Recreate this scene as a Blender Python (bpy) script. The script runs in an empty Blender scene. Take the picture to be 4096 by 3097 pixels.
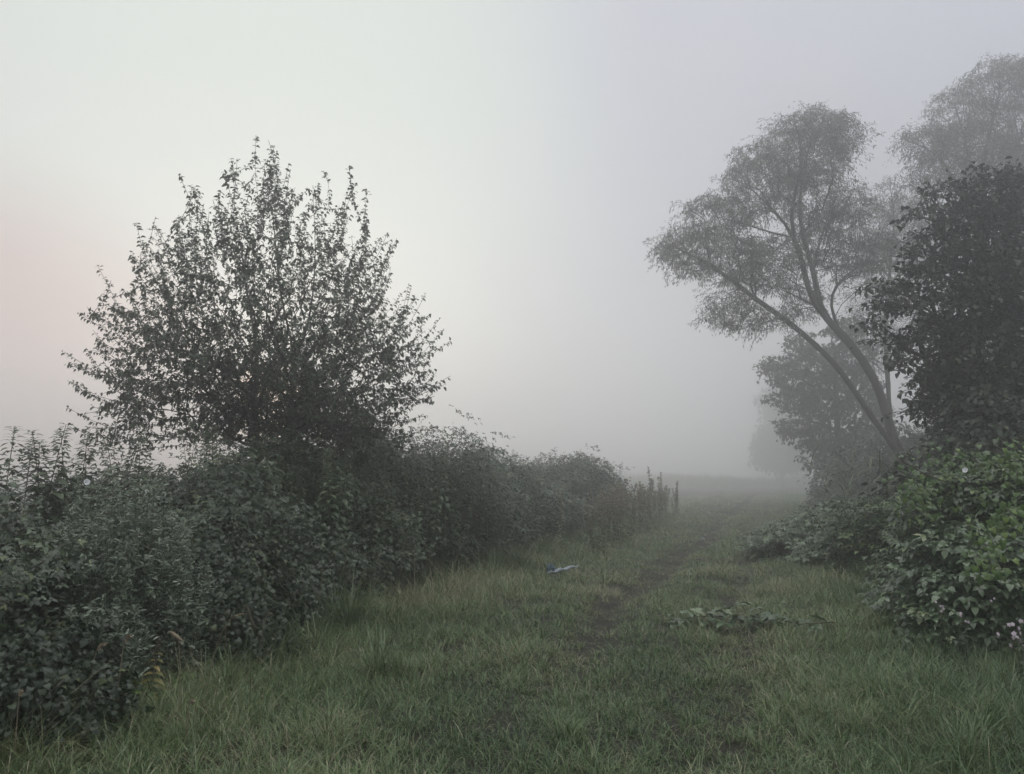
import bpy, math, random
import numpy as np

C = bpy.context.scene.collection
SC = bpy.context.scene
R = math.radians
W, H, F = 1024.0, 774.0, 773.0
PITCH = R(6.7)
EYE = np.array([0.0, 0.0, 1.65])

# ------------------------------------------------------------------ camera
cam_d = bpy.data.cameras.new('camera')
cam = bpy.data.objects.new('camera', cam_d)
C.objects.link(cam)
cam_d.sensor_width = 36.0
cam_d.lens = 36.0 * F / W
cam_d.clip_start = 0.05
cam_d.clip_end = 3000
cam.location = EYE
cam.rotation_euler = (R(90) + PITCH, 0, 0)
SC.camera = cam

# ------------------------------------------------------------------ world
SUN_AZ, SUN_EL = R(-17.3), R(5.3)
SUN = (math.sin(SUN_AZ) * math.cos(SUN_EL), math.cos(SUN_AZ) * math.cos(SUN_EL), math.sin(SUN_EL))
world = bpy.data.worlds.new('World')
SC.world = world
world.use_nodes = True
nt = world.node_tree
nt.nodes.clear()


def wn(t, **kw):
    n = nt.nodes.new(t)
    for k, v in kw.items():
        setattr(n, k, v)
    return n


out = wn('ShaderNodeOutputWorld')
sky = wn('ShaderNodeTexSky', sky_type='NISHITA', sun_disc=False, sun_elevation=SUN_EL, sun_rotation=SUN_AZ,
         air_density=1.2, dust_density=4.0)
bg_sky = wn('ShaderNodeBackground')
bg_sky.inputs['Strength'].default_value = 0.02
hs = wn('ShaderNodeHueSaturation')
hs.inputs['Saturation'].default_value = 0.3
nt.links.new(sky.outputs[0], hs.inputs['Color'])
nt.links.new(hs.outputs[0], bg_sky.inputs['Color'])
tc = wn('ShaderNodeTexCoord')
nrm = wn('ShaderNodeVectorMath', operation='NORMALIZE')
nt.links.new(tc.outputs['Generated'], nrm.inputs[0])
sep = wn('ShaderNodeSeparateXYZ')
nt.links.new(nrm.outputs[0], sep.inputs[0])


def lobe(px, py, lo, hi):
    """smooth lobe of light round a direction of the sky: 0 at angle lo, 1 at angle hi (degrees)"""
    c = np.array([(px - 512) / F, 1.0, 0.0])
    x, z = (px - 512) / F, (387 - py) / F
    d = np.array([x, math.cos(PITCH) - z * math.sin(PITCH), math.sin(PITCH) + z * math.cos(PITCH)])
    d /= np.linalg.norm(d)
    dp = wn('ShaderNodeVectorMath', operation='DOT_PRODUCT')
    nt.links.new(nrm.outputs[0], dp.inputs[0])
    dp.inputs[1].default_value = d
    mr = wn('ShaderNodeMapRange', interpolation_type='SMOOTHERSTEP')
    mr.inputs['From Min'].default_value = math.cos(R(lo))
    mr.inputs['From Max'].default_value = math.cos(R(hi))
    nt.links.new(dp.outputs['Value'], mr.inputs['Value'])
    return mr.outputs[0]


def mixc(fac, a, b):
    m = wn('ShaderNodeMix', data_type='RGBA')
    nt.links.new(fac, m.inputs['Factor'])
    for k, v in ((6, a), (7, b)):
        if isinstance(v, tuple):
            m.inputs[k].default_value = v + (1,)
        else:
            nt.links.new(v, m.inputs[k])
    return m.outputs[2]


ramp = wn('ShaderNodeValToRGB')
els = ramp.color_ramp.elements
els[0].position, els[0].color = 0.0, (0.84, 0.86, 0.89, 1)
els[1].position, els[1].color = 1.0, (4.8, 4.9, 4.75, 1)
for p, c in ((0.12, (0.74, 0.755, 0.785, 1)), (0.35, (0.66, 0.68, 0.78, 1)), (0.56, (0.60, 0.61, 0.75, 1)), (0.76, (3.4, 3.5, 3.45, 1))):
    e = els.new(p)
    e.color = c
nt.links.new(sep.outputs['Z'], ramp.inputs[0])
noi = wn('ShaderNodeTexNoise')
noi.inputs['Scale'].default_value = 2.3
noi.inputs['Detail'].default_value = 3
noi.inputs['Roughness'].default_value = 0.45
nt.links.new(nrm.outputs[0], noi.inputs['Vector'])
cl = wn('ShaderNodeMapRange')
cl.inputs['From Min'].default_value = 0.35
cl.inputs['From Max'].default_value = 0.7
cl.inputs['To Min'].default_value = 0.0
cl.inputs['To Max'].default_value = 0.9
nt.links.new(noi.outputs[0], cl.inputs['Value'])
col = mixc(cl.outputs[0], ramp.outputs[0], (0.72, 0.74, 0.77))
col = mixc(lobe(250, 150, 30, 3), col, (0.88, 0.95, 0.89))          # the bright veil above the sun
col = mixc(lobe(-40, 440, 20, 1), col, (0.62, 0.37, 0.35))           # pink dawn band, left
col = mixc(lobe(268, 404, 3.4, 0.8), col, (6.5, 3.9, 2.3))           # the sun's glow in the mist
bg_fog = wn('ShaderNodeBackground')
bg_fog.inputs['Strength'].default_value = 0.72
nt.links.new(col, bg_fog.inputs['Color'])
addw = wn('ShaderNodeAddShader')
nt.links.new(bg_sky.outputs[0], addw.inputs[0])
nt.links.new(bg_fog.outputs[0], addw.inputs[1])
nt.links.new(addw.outputs[0], out.inputs['Surface'])

sun_d = bpy.data.lights.new('sun', 'SUN')
sun_d.energy = 0.05
sun_d.angle = R(14)
sun_d.color = (1.0, 0.84, 0.72)
sun = bpy.data.objects.new('sun', sun_d)
C.objects.link(sun)
from mathutils import Vector
sun.rotation_euler = Vector(SUN).to_track_quat('Z', 'Y').to_euler()

SC.view_settings.view_transform = 'Standard'
SC.view_settings.look = 'None'
SC.view_settings.exposure = 0.0
SC.view_settings.gamma = 1.0
SC.view_settings.use_curve_mapping = False
SC.render.engine = 'CYCLES'
cy = SC.cycles
cy.max_bounces = 8
cy.diffuse_bounces = 3
cy.glossy_bounces = 2
cy.transmission_bounces = 3
cy.volume_bounces = 6
cy.transparent_max_bounces = 4
cy.caustics_reflective = False
cy.caustics_refractive = False
cy.use_denoising = True
try:
    cy.denoiser = 'OPENIMAGEDENOISE'
    cy.denoising_input_passes = 'RGB_ALBEDO_NORMAL'
except Exception:
    pass

# ------------------------------------------------------------------ maths helpers
rng = np.random.default_rng(7)


def at(px, py, Y):
    """world point seen at a pixel of the photograph, at forward distance Y"""
    x, z = (px - 512) / F, (387 - py) / F
    d = np.array([x, math.cos(PITCH) - z * math.sin(PITCH), math.sin(PITCH) + z * math.cos(PITCH)])
    return EYE + d * (Y / d[1])


PD = np.array([0.318, 0.948])
PN = np.array([0.948, -0.318])


def pw(s, u):
    return np.array([-1.98 + PD[0] * s + PN[0] * u, PD[1] * s + PN[1] * u])


def su(x, y):
    return PD[0] * (x + 1.98) + PD[1] * y, PN[0] * (x + 1.98) + PN[1] * y


def sstep(a, b, x):
    t = np.clip((np.asarray(x, float) - a) / (b - a), 0, 1)
    return t * t * (3 - 2 * t)


def vnoise(x, y, scale, seed=0):
    x = np.asarray(x, float) * scale
    y = np.asarray(y, float) * scale
    xi, yi = np.floor(x).astype(np.int64), np.floor(y).astype(np.int64)
    fx, fy = x - xi, y - yi

    def h(a, b):
        n = (a * 374761393 + b * 668265263 + seed * 1442695041) & 0x7fffffff
        n = ((n ^ (n >> 13)) * 1274126177) & 0x7fffffff
        return ((n ^ (n >> 16)) & 0xffff) / 65535.0
    fx, fy = fx * fx * (3 - 2 * fx), fy * fy * (3 - 2 * fy)
    return (h(xi, yi) * (1 - fx) + h(xi + 1, yi) * fx) * (1 - fy) + (h(xi, yi + 1) * (1 - fx) + h(xi + 1, yi + 1) * fx) * fy


def gz(x, y):
    x = np.asarray(x, float)
    y = np.asarray(y, float)
    s, u = su(x, y)
    near = np.exp(-(x * x + y * y) / 90.0 ** 2)
    wob = 0.12 * np.sin(s * 0.35) + 0.08 * np.sin(s * 0.9 + 1)
    z = 0.09 * (vnoise(x, y, 0.45, 3) - 0.5) + 0.06 * (vnoise(x, y, 1.6, 4) - 0.5)
    z = z - 0.11 * np.exp(-((u - wob) / 0.27) ** 2) * sstep(5, 10, s) - 0.07 * np.exp(-((u - 1.45 - wob) / 0.24) ** 2)
    z = z - 0.55 * sstep(-2.6, -3.6, u) * sstep(-9, -6, u)
    return z * near


def nrmz(v):
    return v / np.maximum(np.linalg.norm(v, axis=-1, keepdims=True), 1e-9)


def rvec(n, g=rng):
    return nrmz(g.normal(size=(n, 3)))


# ------------------------------------------------------------------ mesh builder
class MB:
    def __init__(self):
        self.v, self.f, self.t, self.n = [], [], [], 0

    def add(self, V, faces, t=0.5):
        V = np.asarray(V, float).reshape(-1, 3)
        self.v.append(V)
        self.t.append(np.broadcast_to(np.asarray(t, float), (len(V),)))
        for f in faces:
            f = np.asarray(f, np.int64)
            if f.size:
                self.f.append(f + self.n)
        self.n += len(V)

    def build(self, name, mat, parent=None, smooth=False, loc=None):
        V = np.concatenate(self.v) if self.v else np.zeros((0, 3))
        if parent is not None and loc is None:
            V = V - np.array(parent.location)[None]
        elif loc is not None:
            V = V - np.asarray(loc)[None]
        me = bpy.data.meshes.new(name)
        me.vertices.add(len(V))
        me.vertices.foreach_set('co', V.astype(np.float32).ravel())
        tot = np.concatenate([np.full(len(f), f.shape[1]) for f in self.f])
        li = np.concatenate([f.ravel() for f in self.f])
        st = np.concatenate([[0], np.cumsum(tot)[:-1]])
        me.loops.add(len(li))
        me.loops.foreach_set('vertex_index', li.astype(np.int32))
        me.polygons.add(len(tot))
        me.polygons.foreach_set('loop_start', st.astype(np.int32))
        if smooth:
            me.polygons.foreach_set('use_smooth', np.ones(len(tot), bool))
        me.update(calc_edges=True)
        a = me.attributes.new('tint', 'FLOAT', 'POINT')
        a.data.foreach_set('value', np.concatenate(self.t).astype(np.float32))
        me.materials.append(mat)
        o = bpy.data.objects.new(name, me)
        C.objects.link(o)
        if parent is not None:
            o.parent = parent
        elif loc is not None:
            o.location = loc
        return o

    def scatter(self, tm, P, X, Y, Z, S, T):
        """copies of a template (verts, faces): local x along X, y along Y, z along Z"""
        tv, tf = tm
        n, k = len(P), len(tv)
        S = np.broadcast_to(np.asarray(S, float), (n,))
        V = P[:, None] + S[:, None, None] * (tv[None, :, 0:1] * X[:, None] + tv[None, :, 1:2] * Y[:, None] + tv[None, :, 2:3] * Z[:, None])
        off = (np.arange(n) * k)[:, None, None]
        fs = [(np.asarray(f)[None] + off).reshape(-1, np.asarray(f).shape[1]) for f in tf]
        self.add(V.reshape(-1, 3), fs, np.repeat(np.broadcast_to(np.asarray(T, float), (n,)), k))

    def leaves(self, tm, P, D, N, S, T):
        """leaves at P pointing along D with upper face towards N"""
        D = nrmz(D)
        X = nrmz(np.cross(D, N))
        Z = np.cross(X, D)
        self.scatter(tm, P, X, D, Z, S, T)

    def edges(self, A, B, ra, rb, k=5, t=0.5):
        """many separate tapered sticks"""
        A, B = np.asarray(A, float), np.asarray(B, float)
        n = len(A)
        if n == 0:
            return
        d = nrmz(B - A)
        h = np.where(np.abs(d[:, 2:3]) < 0.9, np.array([[0, 0, 1.0]]), np.array([[1.0, 0, 0]]))
        u = nrmz(np.cross(d, h))
        w = np.cross(d, u)
        a = np.arange(k) / k * 2 * np.pi
        ring = np.cos(a)[None, :, None] * u[:, None] + np.sin(a)[None, :, None] * w[:, None]
        ra = np.broadcast_to(np.asarray(ra, float), (n,))[:, None, None]
        rb = np.broadcast_to(np.asarray(rb, float), (n,))[:, None, None]
        V = np.concatenate([A[:, None] + ring * ra, B[:, None] + ring * rb], 1)
        f = np.array([[i, (i + 1) % k, k + (i + 1) % k, k + i] for i in range(k)])
        fs = (f[None] + (np.arange(n) * 2 * k)[:, None, None]).reshape(-1, 4)
        self.add(V.reshape(-1, 3), [fs], t)

    def tube(self, P, r, k=8, t=0.5, rough=0.0, g=rng):
        """one continuous tapered tube along a polyline"""
        P = np.asarray(P, float)
        n = len(P)
        r = np.broadcast_to(np.asarray(r, float), (n,))
        d = nrmz(np.gradient(P, axis=0))
        ref = np.array([0.31, 0.17, 0.93])
        if abs(d.mean(0) @ ref) > 0.8:
            ref = np.array([0.95, 0.2, 0.1])
        u = nrmz(np.cross(d, ref[None]))
        w = np.cross(d, u)
        a = np.arange(k) / k * 2 * np.pi
        rr = r[:, None] * (1 + rough * g.normal(size=(n, k)))
        V = P[:, None] + rr[..., None] * (np.cos(a)[None, :, None] * u[:, None] + np.sin(a)[None, :, None] * w[:, None])
        fs = [[i * k + j, i * k + (j + 1) % k, (i + 1) * k + (j + 1) % k, (i + 1) * k + j] for i in range(n - 1) for j in range(k)]
        caps = [list(range(k))[::-1], [(n - 1) * k + j for j in range(k)]]
        self.add(V.reshape(-1, 3), [np.array(fs), np.array(caps)], t)

    def blades(self, P, az, L, w, lean, curl, T, seg=3):
        """grass blades: strips that leave the ground at angle lean from upright and bend by curl"""
        n = len(P)
        h = np.stack([np.cos(az), np.sin(az), np.zeros(n)], 1)
        tw = az + np.pi / 2 + rng.normal(0, 0.5, n)
        sd = np.stack([np.cos(tw), np.sin(tw), np.zeros(n)], 1)
        pts = [P]
        for i in range(seg):
            ph = lean + curl * (i + 0.5) / seg
            pts.append(pts[-1] + (L / seg)[:, None] * (np.sin(ph)[:, None] * h + np.cos(ph)[:, None] * np.array([[0, 0, 1.0]])))
        rows = []
        for i in range(seg):
            ww = (w * (1 - 0.55 * (i / seg) ** 1.5) * 0.5)[:, None]
            rows += [pts[i] - sd * ww, pts[i] + sd * ww]
        rows.append(pts[seg])
        V = np.stack(rows, 1)
        k = 2 * seg + 1
        q = [[2 * i, 2 * i + 1, 2 * i + 3, 2 * i + 2] for i in range(seg - 1)]
        off = (np.arange(n) * k)[:, None, None]
        fs = [(np.array([[2 * seg - 2, 2 * seg - 1, 2 * seg]])[None] + off).reshape(-1, 3)]
        if q:
            fs.append((np.array(q)[None] + off).reshape(-1, 4))
        self.add(V.reshape(-1, 3), fs, np.repeat(T, k))


def leaf_tm(w=0.3, droop=0.18, fold=0.12, heart=False):
    s = [(0, 0, 0), (0, .35, .03), (0, .7, 0), (0, 1, -droop)]
    if heart:
        L = [(-w * 1.15, -.08, fold), (-w * .85, .5, fold * .8 - droop * .4)]
    else:
        L = [(-w, .28, fold), (-w * .82, .64, fold * .9 - droop * .3)]
    Rr = [(-x, y, z) for x, y, z in L]
    V = np.array(s + L + Rr, float)
    return V, [np.array([[0, 1, 4], [2, 3, 5], [1, 0, 6], [3, 2, 7]]), np.array([[1, 2, 5, 4], [2, 1, 6, 7]])]


def kite_tm(w=0.3, droop=0.1, fold=0.1):
    V = np.array([(0, 0, 0), (-w, .45, fold), (0, 1, -droop), (w, .45, fold)], float)
    return V, [np.array([[0, 2, 1], [0, 3, 2]])]


def compound_tm(w=0.29, spread=1.25):
    """three leaflets on a short stalk: a bramble leaf"""
    v, f = leaf_tm(w, 0.16, 0.1)
    VV, FF = [], [[], []]
    for i, (a, sc, y0) in enumerate(((0, 1.0, .5), (spread, .85, .32), (-spread, .85, .32))):
        c, s = math.cos(a), math.sin(a)
        q = v * sc
        q = np.stack([c * q[:, 0] + s * q[:, 1], -s * q[:, 0] + c * q[:, 1] + y0, q[:, 2]], 1)
        VV.append(q)
        for j in (0, 1):
            FF[j].append(f[j] + 8 * i)
    V = np.concatenate(VV) / 1.2
    return V, [np.concatenate(FF[0]), np.concatenate(FF[1])]


LEAF, LEAF_N, HEART, KITE, KITE_N, BRAMBLE = leaf_tm(.3), leaf_tm(.15, .3, .08), leaf_tm(.42, .25, .06, True), kite_tm(.3), kite_tm(.12, .2, .03), compound_tm()


# ------------------------------------------------------------------ materials
def leaf_mat(name, cols, rough=0.5, trans=0.18, spec=0.5, noise=0.25):
    m = bpy.data.materials.new(name)
    m.use_nodes = True
    t = m.node_tree
    t.nodes.clear()
    o = t.nodes.new('ShaderNodeOutputMaterial')
    p = t.nodes.new('ShaderNodeBsdfPrincipled')
    a = t.nodes.new('ShaderNodeAttribute')
    a.attribute_name = 'tint'
    r = t.nodes.new('ShaderNodeValToRGB')
    e = r.color_ramp.elements
    e[0].position, e[0].color = cols[0][0], cols[0][1] + (1,)
    e[1].position, e[1].color = cols[-1][0], cols[-1][1] + (1,)
    for q, c in cols[1:-1]:
        e.new(q).color = c + (1,)
    g = t.nodes.new('ShaderNodeNewGeometry')
    n = t.nodes.new('ShaderNodeTexNoise')
    n.inputs['Scale'].default_value = 9.0
    n.inputs['Detail'].default_value = 2.0
    t.links.new(g.outputs['Position'], n.inputs['Vector'])
    mu = t.nodes.new('ShaderNodeMath')
    mu.operation = 'MULTIPLY_ADD'
    mu.inputs[1].default_value = noise
    t.links.new(n.outputs[0], mu.inputs[0])
    sb = t.nodes.new('ShaderNodeMath')
    sb.operation = 'SUBTRACT'
    sb.inputs[1].default_value = noise * 0.5
    t.links.new(a.outputs['Fac'], mu.inputs[2])
    t.links.new(mu.outputs[0], sb.inputs[0])
    t.links.new(sb.outputs[0], r.inputs[0])
    t.links.new(r.outputs[0], p.inputs['Base Color'])
    p.inputs['Roughness'].default_value = rough
    p.inputs['Specular IOR Level'].default_value = spec
    if trans > 0:
        tr = t.nodes.new('ShaderNodeBsdfTranslucent')
        t.links.new(r.outputs[0], tr.inputs['Color'])
        mx = t.nodes.new('ShaderNodeMixShader')
        mx.inputs[0].default_value = trans
        t.links.new(p.outputs[0], mx.inputs[1])
        t.links.new(tr.outputs[0], mx.inputs[2])
        t.links.new(mx.outputs[0], o.inputs['Surface'])
    else:
        t.links.new(p.outputs[0], o.inputs['Surface'])
    return m


def solid_mat(name, c1, c2, scale=6.0, rough=0.8, bump=0.0, stretch=(1, 1, 1), spec=0.3):
    m = bpy.data.materials.new(name)
    m.use_nodes = True
    t = m.node_tree
    p = t.nodes['Principled BSDF']
    g = t.nodes.new('ShaderNodeTexCoord')
    mp = t.nodes.new('ShaderNodeMapping')
    mp.inputs['Scale'].default_value = stretch
    n = t.nodes.new('ShaderNodeTexNoise')
    n.inputs['Scale'].default_value = scale
    n.inputs['Detail'].default_value = 6.0
    n.inputs['Roughness'].default_value = 0.65
    t.links.new(g.outputs['Object'], mp.inputs['Vector'])
    t.links.new(mp.outputs[0], n.inputs['Vector'])
    r = t.nodes.new('ShaderNodeValToRGB')
    r.color_ramp.elements[0].position, r.color_ramp.elements[0].color = 0.35, c1 + (1,)
    r.color_ramp.elements[1].position, r.color_ramp.elements[1].color = 0.68, c2 + (1,)
    t.links.new(n.outputs[0], r.inputs[0])
    t.links.new(r.outputs[0], p.inputs['Base Color'])
    p.inputs['Roughness'].default_value = rough
    p.inputs['Specular IOR Level'].default_value = spec
    if bump:
        b = t.nodes.new('ShaderNodeBump')
        b.inputs['Strength'].default_value = bump
        b.inputs['Distance'].default_value = 0.03
        t.links.new(n.outputs[0], b.inputs['Height'])
        t.links.new(b.outputs[0], p.inputs['Normal'])
    return m


M = {
    'ground': solid_mat('soil_and_thatch', (0.007, 0.007, 0.005), (0.026, 0.023, 0.016), 5.0, 0.95, 0.6),
    'grass': leaf_mat('grass_blades', [(0.0, (0.028, 0.058, 0.021)), (0.3, (0.070, 0.124, 0.045)), (0.6, (0.120, 0.180, 0.070)),
                                       (0.82, (0.175, 0.198, 0.100)), (1.0, (0.30, 0.27, 0.18))], 0.36, 0.25, 0.5, 0.2),
    'sedge': leaf_mat('sedge_blades', [(0.0, (0.050, 0.09, 0.036)), (0.6, (0.10, 0.145, 0.065)), (1.0, (0.22, 0.23, 0.13))], 0.36, 0.3),
    'bramble': leaf_mat('bramble_leaves', [(0.0, (0.012, 0.024, 0.011)), (0.45, (0.026, 0.046, 0.021)), (0.8, (0.050, 0.080, 0.035)),
                                           (1.0, (0.10, 0.12, 0.045))], 0.40, 0.12, 0.5),
    'bramble_wet': leaf_mat('wet_bramble_leaves', [(0.0, (0.015, 0.031, 0.011)), (0.45, (0.032, 0.060, 0.020)), (0.8, (0.062, 0.105, 0.030)),
                                                   (1.0, (0.13, 0.18, 0.05))], 0.34, 0.15, 0.5),
    'bramble_pale': leaf_mat('pale_bramble_leaves', [(0.0, (0.034, 0.060, 0.030)), (0.45, (0.072, 0.112, 0.058)), (0.8, (0.12, 0.165, 0.088)),
                                                    (1.0, (0.17, 0.20, 0.10))], 0.32, 0.15, 0.6),
    'bindweed': leaf_mat('bindweed_leaves', [(0.0, (0.009, 0.020, 0.009)), (0.6, (0.020, 0.037, 0.016)), (1.0, (0.07, 0.095, 0.03))], 0.45, 0.18),
    'hop': leaf_mat('bright_vine_leaves', [(0.0, (0.04, 0.08, 0.018)), (0.6, (0.07, 0.13, 0.026)), (1.0, (0.15, 0.22, 0.045))], 0.45, 0.3),
    'vine': leaf_mat('mid_green_vine_leaves', [(0.0, (0.035, 0.07, 0.02)), (0.6, (0.07, 0.125, 0.032)), (1.0, (0.14, 0.20, 0.05))], 0.42, 0.25),
    'willowherb': leaf_mat('grey_shrub_leaves', [(0.0, (0.085, 0.115, 0.080)), (0.6, (0.155, 0.195, 0.145)), (1.0, (0.26, 0.28, 0.22))], 0.55, 0.15),
    'nettle': leaf_mat('nettle_leaves', [(0.0, (0.030, 0.052, 0.027)), (0.6, (0.062, 0.096, 0.050)), (1.0, (0.12, 0.145, 0.08))], 0.55, 0.15),
    'plum': leaf_mat('plum_leaves', [(0.0, (0.020, 0.034, 0.018)), (0.6, (0.038, 0.060, 0.030)), (1.0, (0.07, 0.095, 0.045))], 0.5, 0.08),
    'willow': leaf_mat('willow_leaves', [(0.0, (0.05, 0.064, 0.042)), (0.6, (0.085, 0.102, 0.068)), (1.0, (0.14, 0.155, 0.10))], 0.55, 0.15),
    'dark_leaf': leaf_mat('dark_tree_leaves', [(0.0, (0.014, 0.022, 0.012)), (0.6, (0.028, 0.042, 0.022)), (1.0, (0.06, 0.075, 0.035))], 0.5, 0.1),
    'core': solid_mat('painted_inner_shade', (0.010, 0.013, 0.008), (0.026, 0.030, 0.018), 9.0, 0.95, 0.8),  # near-black colour stands in for the shade deep inside thickets
    'bark': solid_mat('bark', (0.020, 0.019, 0.017), (0.050, 0.046, 0.040), 14.0, 0.9, 0.8, (1, 1, 0.25)),
    'stem': solid_mat('green_stems', (0.05, 0.06, 0.03), (0.09, 0.10, 0.05), 12.0, 0.7),
    'cane': solid_mat('bramble_canes', (0.05, 0.035, 0.025), (0.10, 0.075, 0.05), 12.0, 0.7),
    'dry': solid_mat('dry_stems', (0.12, 0.10, 0.07), (0.24, 0.20, 0.14), 20.0, 0.85),
    'rust': solid_mat('faded_dock_seed', (0.13, 0.115, 0.085), (0.26, 0.23, 0.17), 40.0, 0.9),
    'seed': solid_mat('seed_heads', (0.034, 0.031, 0.024), (0.085, 0.074, 0.055), 60.0, 0.9),
    'white': leaf_mat('white_petals', [(0.0, (0.62, 0.62, 0.68)), (1.0, (0.82, 0.82, 0.86))], 0.6, 0.3),
    'pink': leaf_mat('pale_pink_petals', [(0.0, (0.34, 0.26, 0.33)), (1.0, (0.56, 0.47, 0.54))], 0.6, 0.3),
    'blue': solid_mat('blue_plastic', (0.07, 0.125, 0.18), (0.11, 0.18, 0.25), 30.0, 0.35, 0.2),
    'whiteplastic': solid_mat('white_plastic', (0.18, 0.22, 0.29), (0.44, 0.46, 0.50), 40.0, 0.4, 0.3),
    'dead': leaf_mat('yellowed_leaves', [(0.0, (0.14, 0.13, 0.04)), (0.6, (0.24, 0.21, 0.07)), (1.0, (0.30, 0.20, 0.10))], 0.6, 0.25),
}


# ------------------------------------------------------------------ scene helpers
def tag(o, label, cat, group=None, kind=None):
    o['label'] = label
    o['category'] = cat
    if group:
        o['group'] = group
    if kind:
        o['kind'] = kind
    return o


def thing(name, label, cat, loc=(0, 0, 0), group=None):
    o = bpy.data.objects.new(name, None)
    C.objects.link(o)
    o.location = tuple(float(v) for v in loc)
    o.empty_display_size = 0.1
    return tag(o, label, cat, group)


def dup(root, loc, rotz=0.0, scale=(1, 1, 1), label=None, group=None, tilt=(0, 0)):
    r = root.copy()
    C.objects.link(r)
    r.location = tuple(float(v) for v in loc)
    r.rotation_euler = (tilt[0], tilt[1], rotz)
    r.scale = scale
    if label:
        r['label'] = label
    if group:
        r['group'] = group
    for ch in list(root.children):
        c = ch.copy()
        C.objects.link(c)
        c.parent = r
        for g in ch.children:
            e = g.copy()
            C.objects.link(e)
            e.parent = c
    return r


class Spread:
    """places copies of prototypes; the first use of each moves the prototype itself"""
    def __init__(self, protos):
        self.p, self.used = protos, set()

    def put(self, i, loc, rotz, scale, label, group=None, tilt=(0, 0)):
        p = self.p[i % len(self.p)]
        if i % len(self.p) not in self.used:
            self.used.add(i % len(self.p))
            p.location = tuple(float(v) for v in loc)
            p.rotation_euler = (tilt[0], tilt[1], rotz)
            p.scale = scale
            p['label'] = label
            if group:
                p['group'] = group
            return p
        return dup(p, loc, rotz, scale, label, group, tilt)


# ------------------------------------------------------------------ ground
def axis(lo, hi, fine_lo, fine_hi, st):
    a = list(np.arange(fine_lo, fine_hi + 1e-6, st))
    x, g = fine_hi, st
    while x < hi:
        g *= 1.25
        x += g
        a.append(min(x, hi))
    x, g = fine_lo, st
    while x > lo:
        g *= 1.25
        x -= g
        a.insert(0, max(x, lo))
    return np.array(a)


gx, gy = axis(-200, 200, -9, 12, 0.11), axis(-60, 210, 2.5, 34, 0.14)
GX, GY = np.meshgrid(gx, gy)
GZ = gz(GX, GY)
nx, ny = len(gx), len(gy)
idx = np.arange(nx * ny).reshape(ny, nx)
gm = MB()
gm.add(np.stack([GX, GY, GZ], -1), [np.stack([idx[:-1, :-1], idx[:-1, 1:], idx[1:, 1:], idx[1:, :-1]], -1).reshape(-1, 4)])
g_ = gm.build('ground', M['ground'], smooth=True)
tag(g_, 'dark earth and thatch of the meadow under the grass', 'ground', kind='structure')

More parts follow.
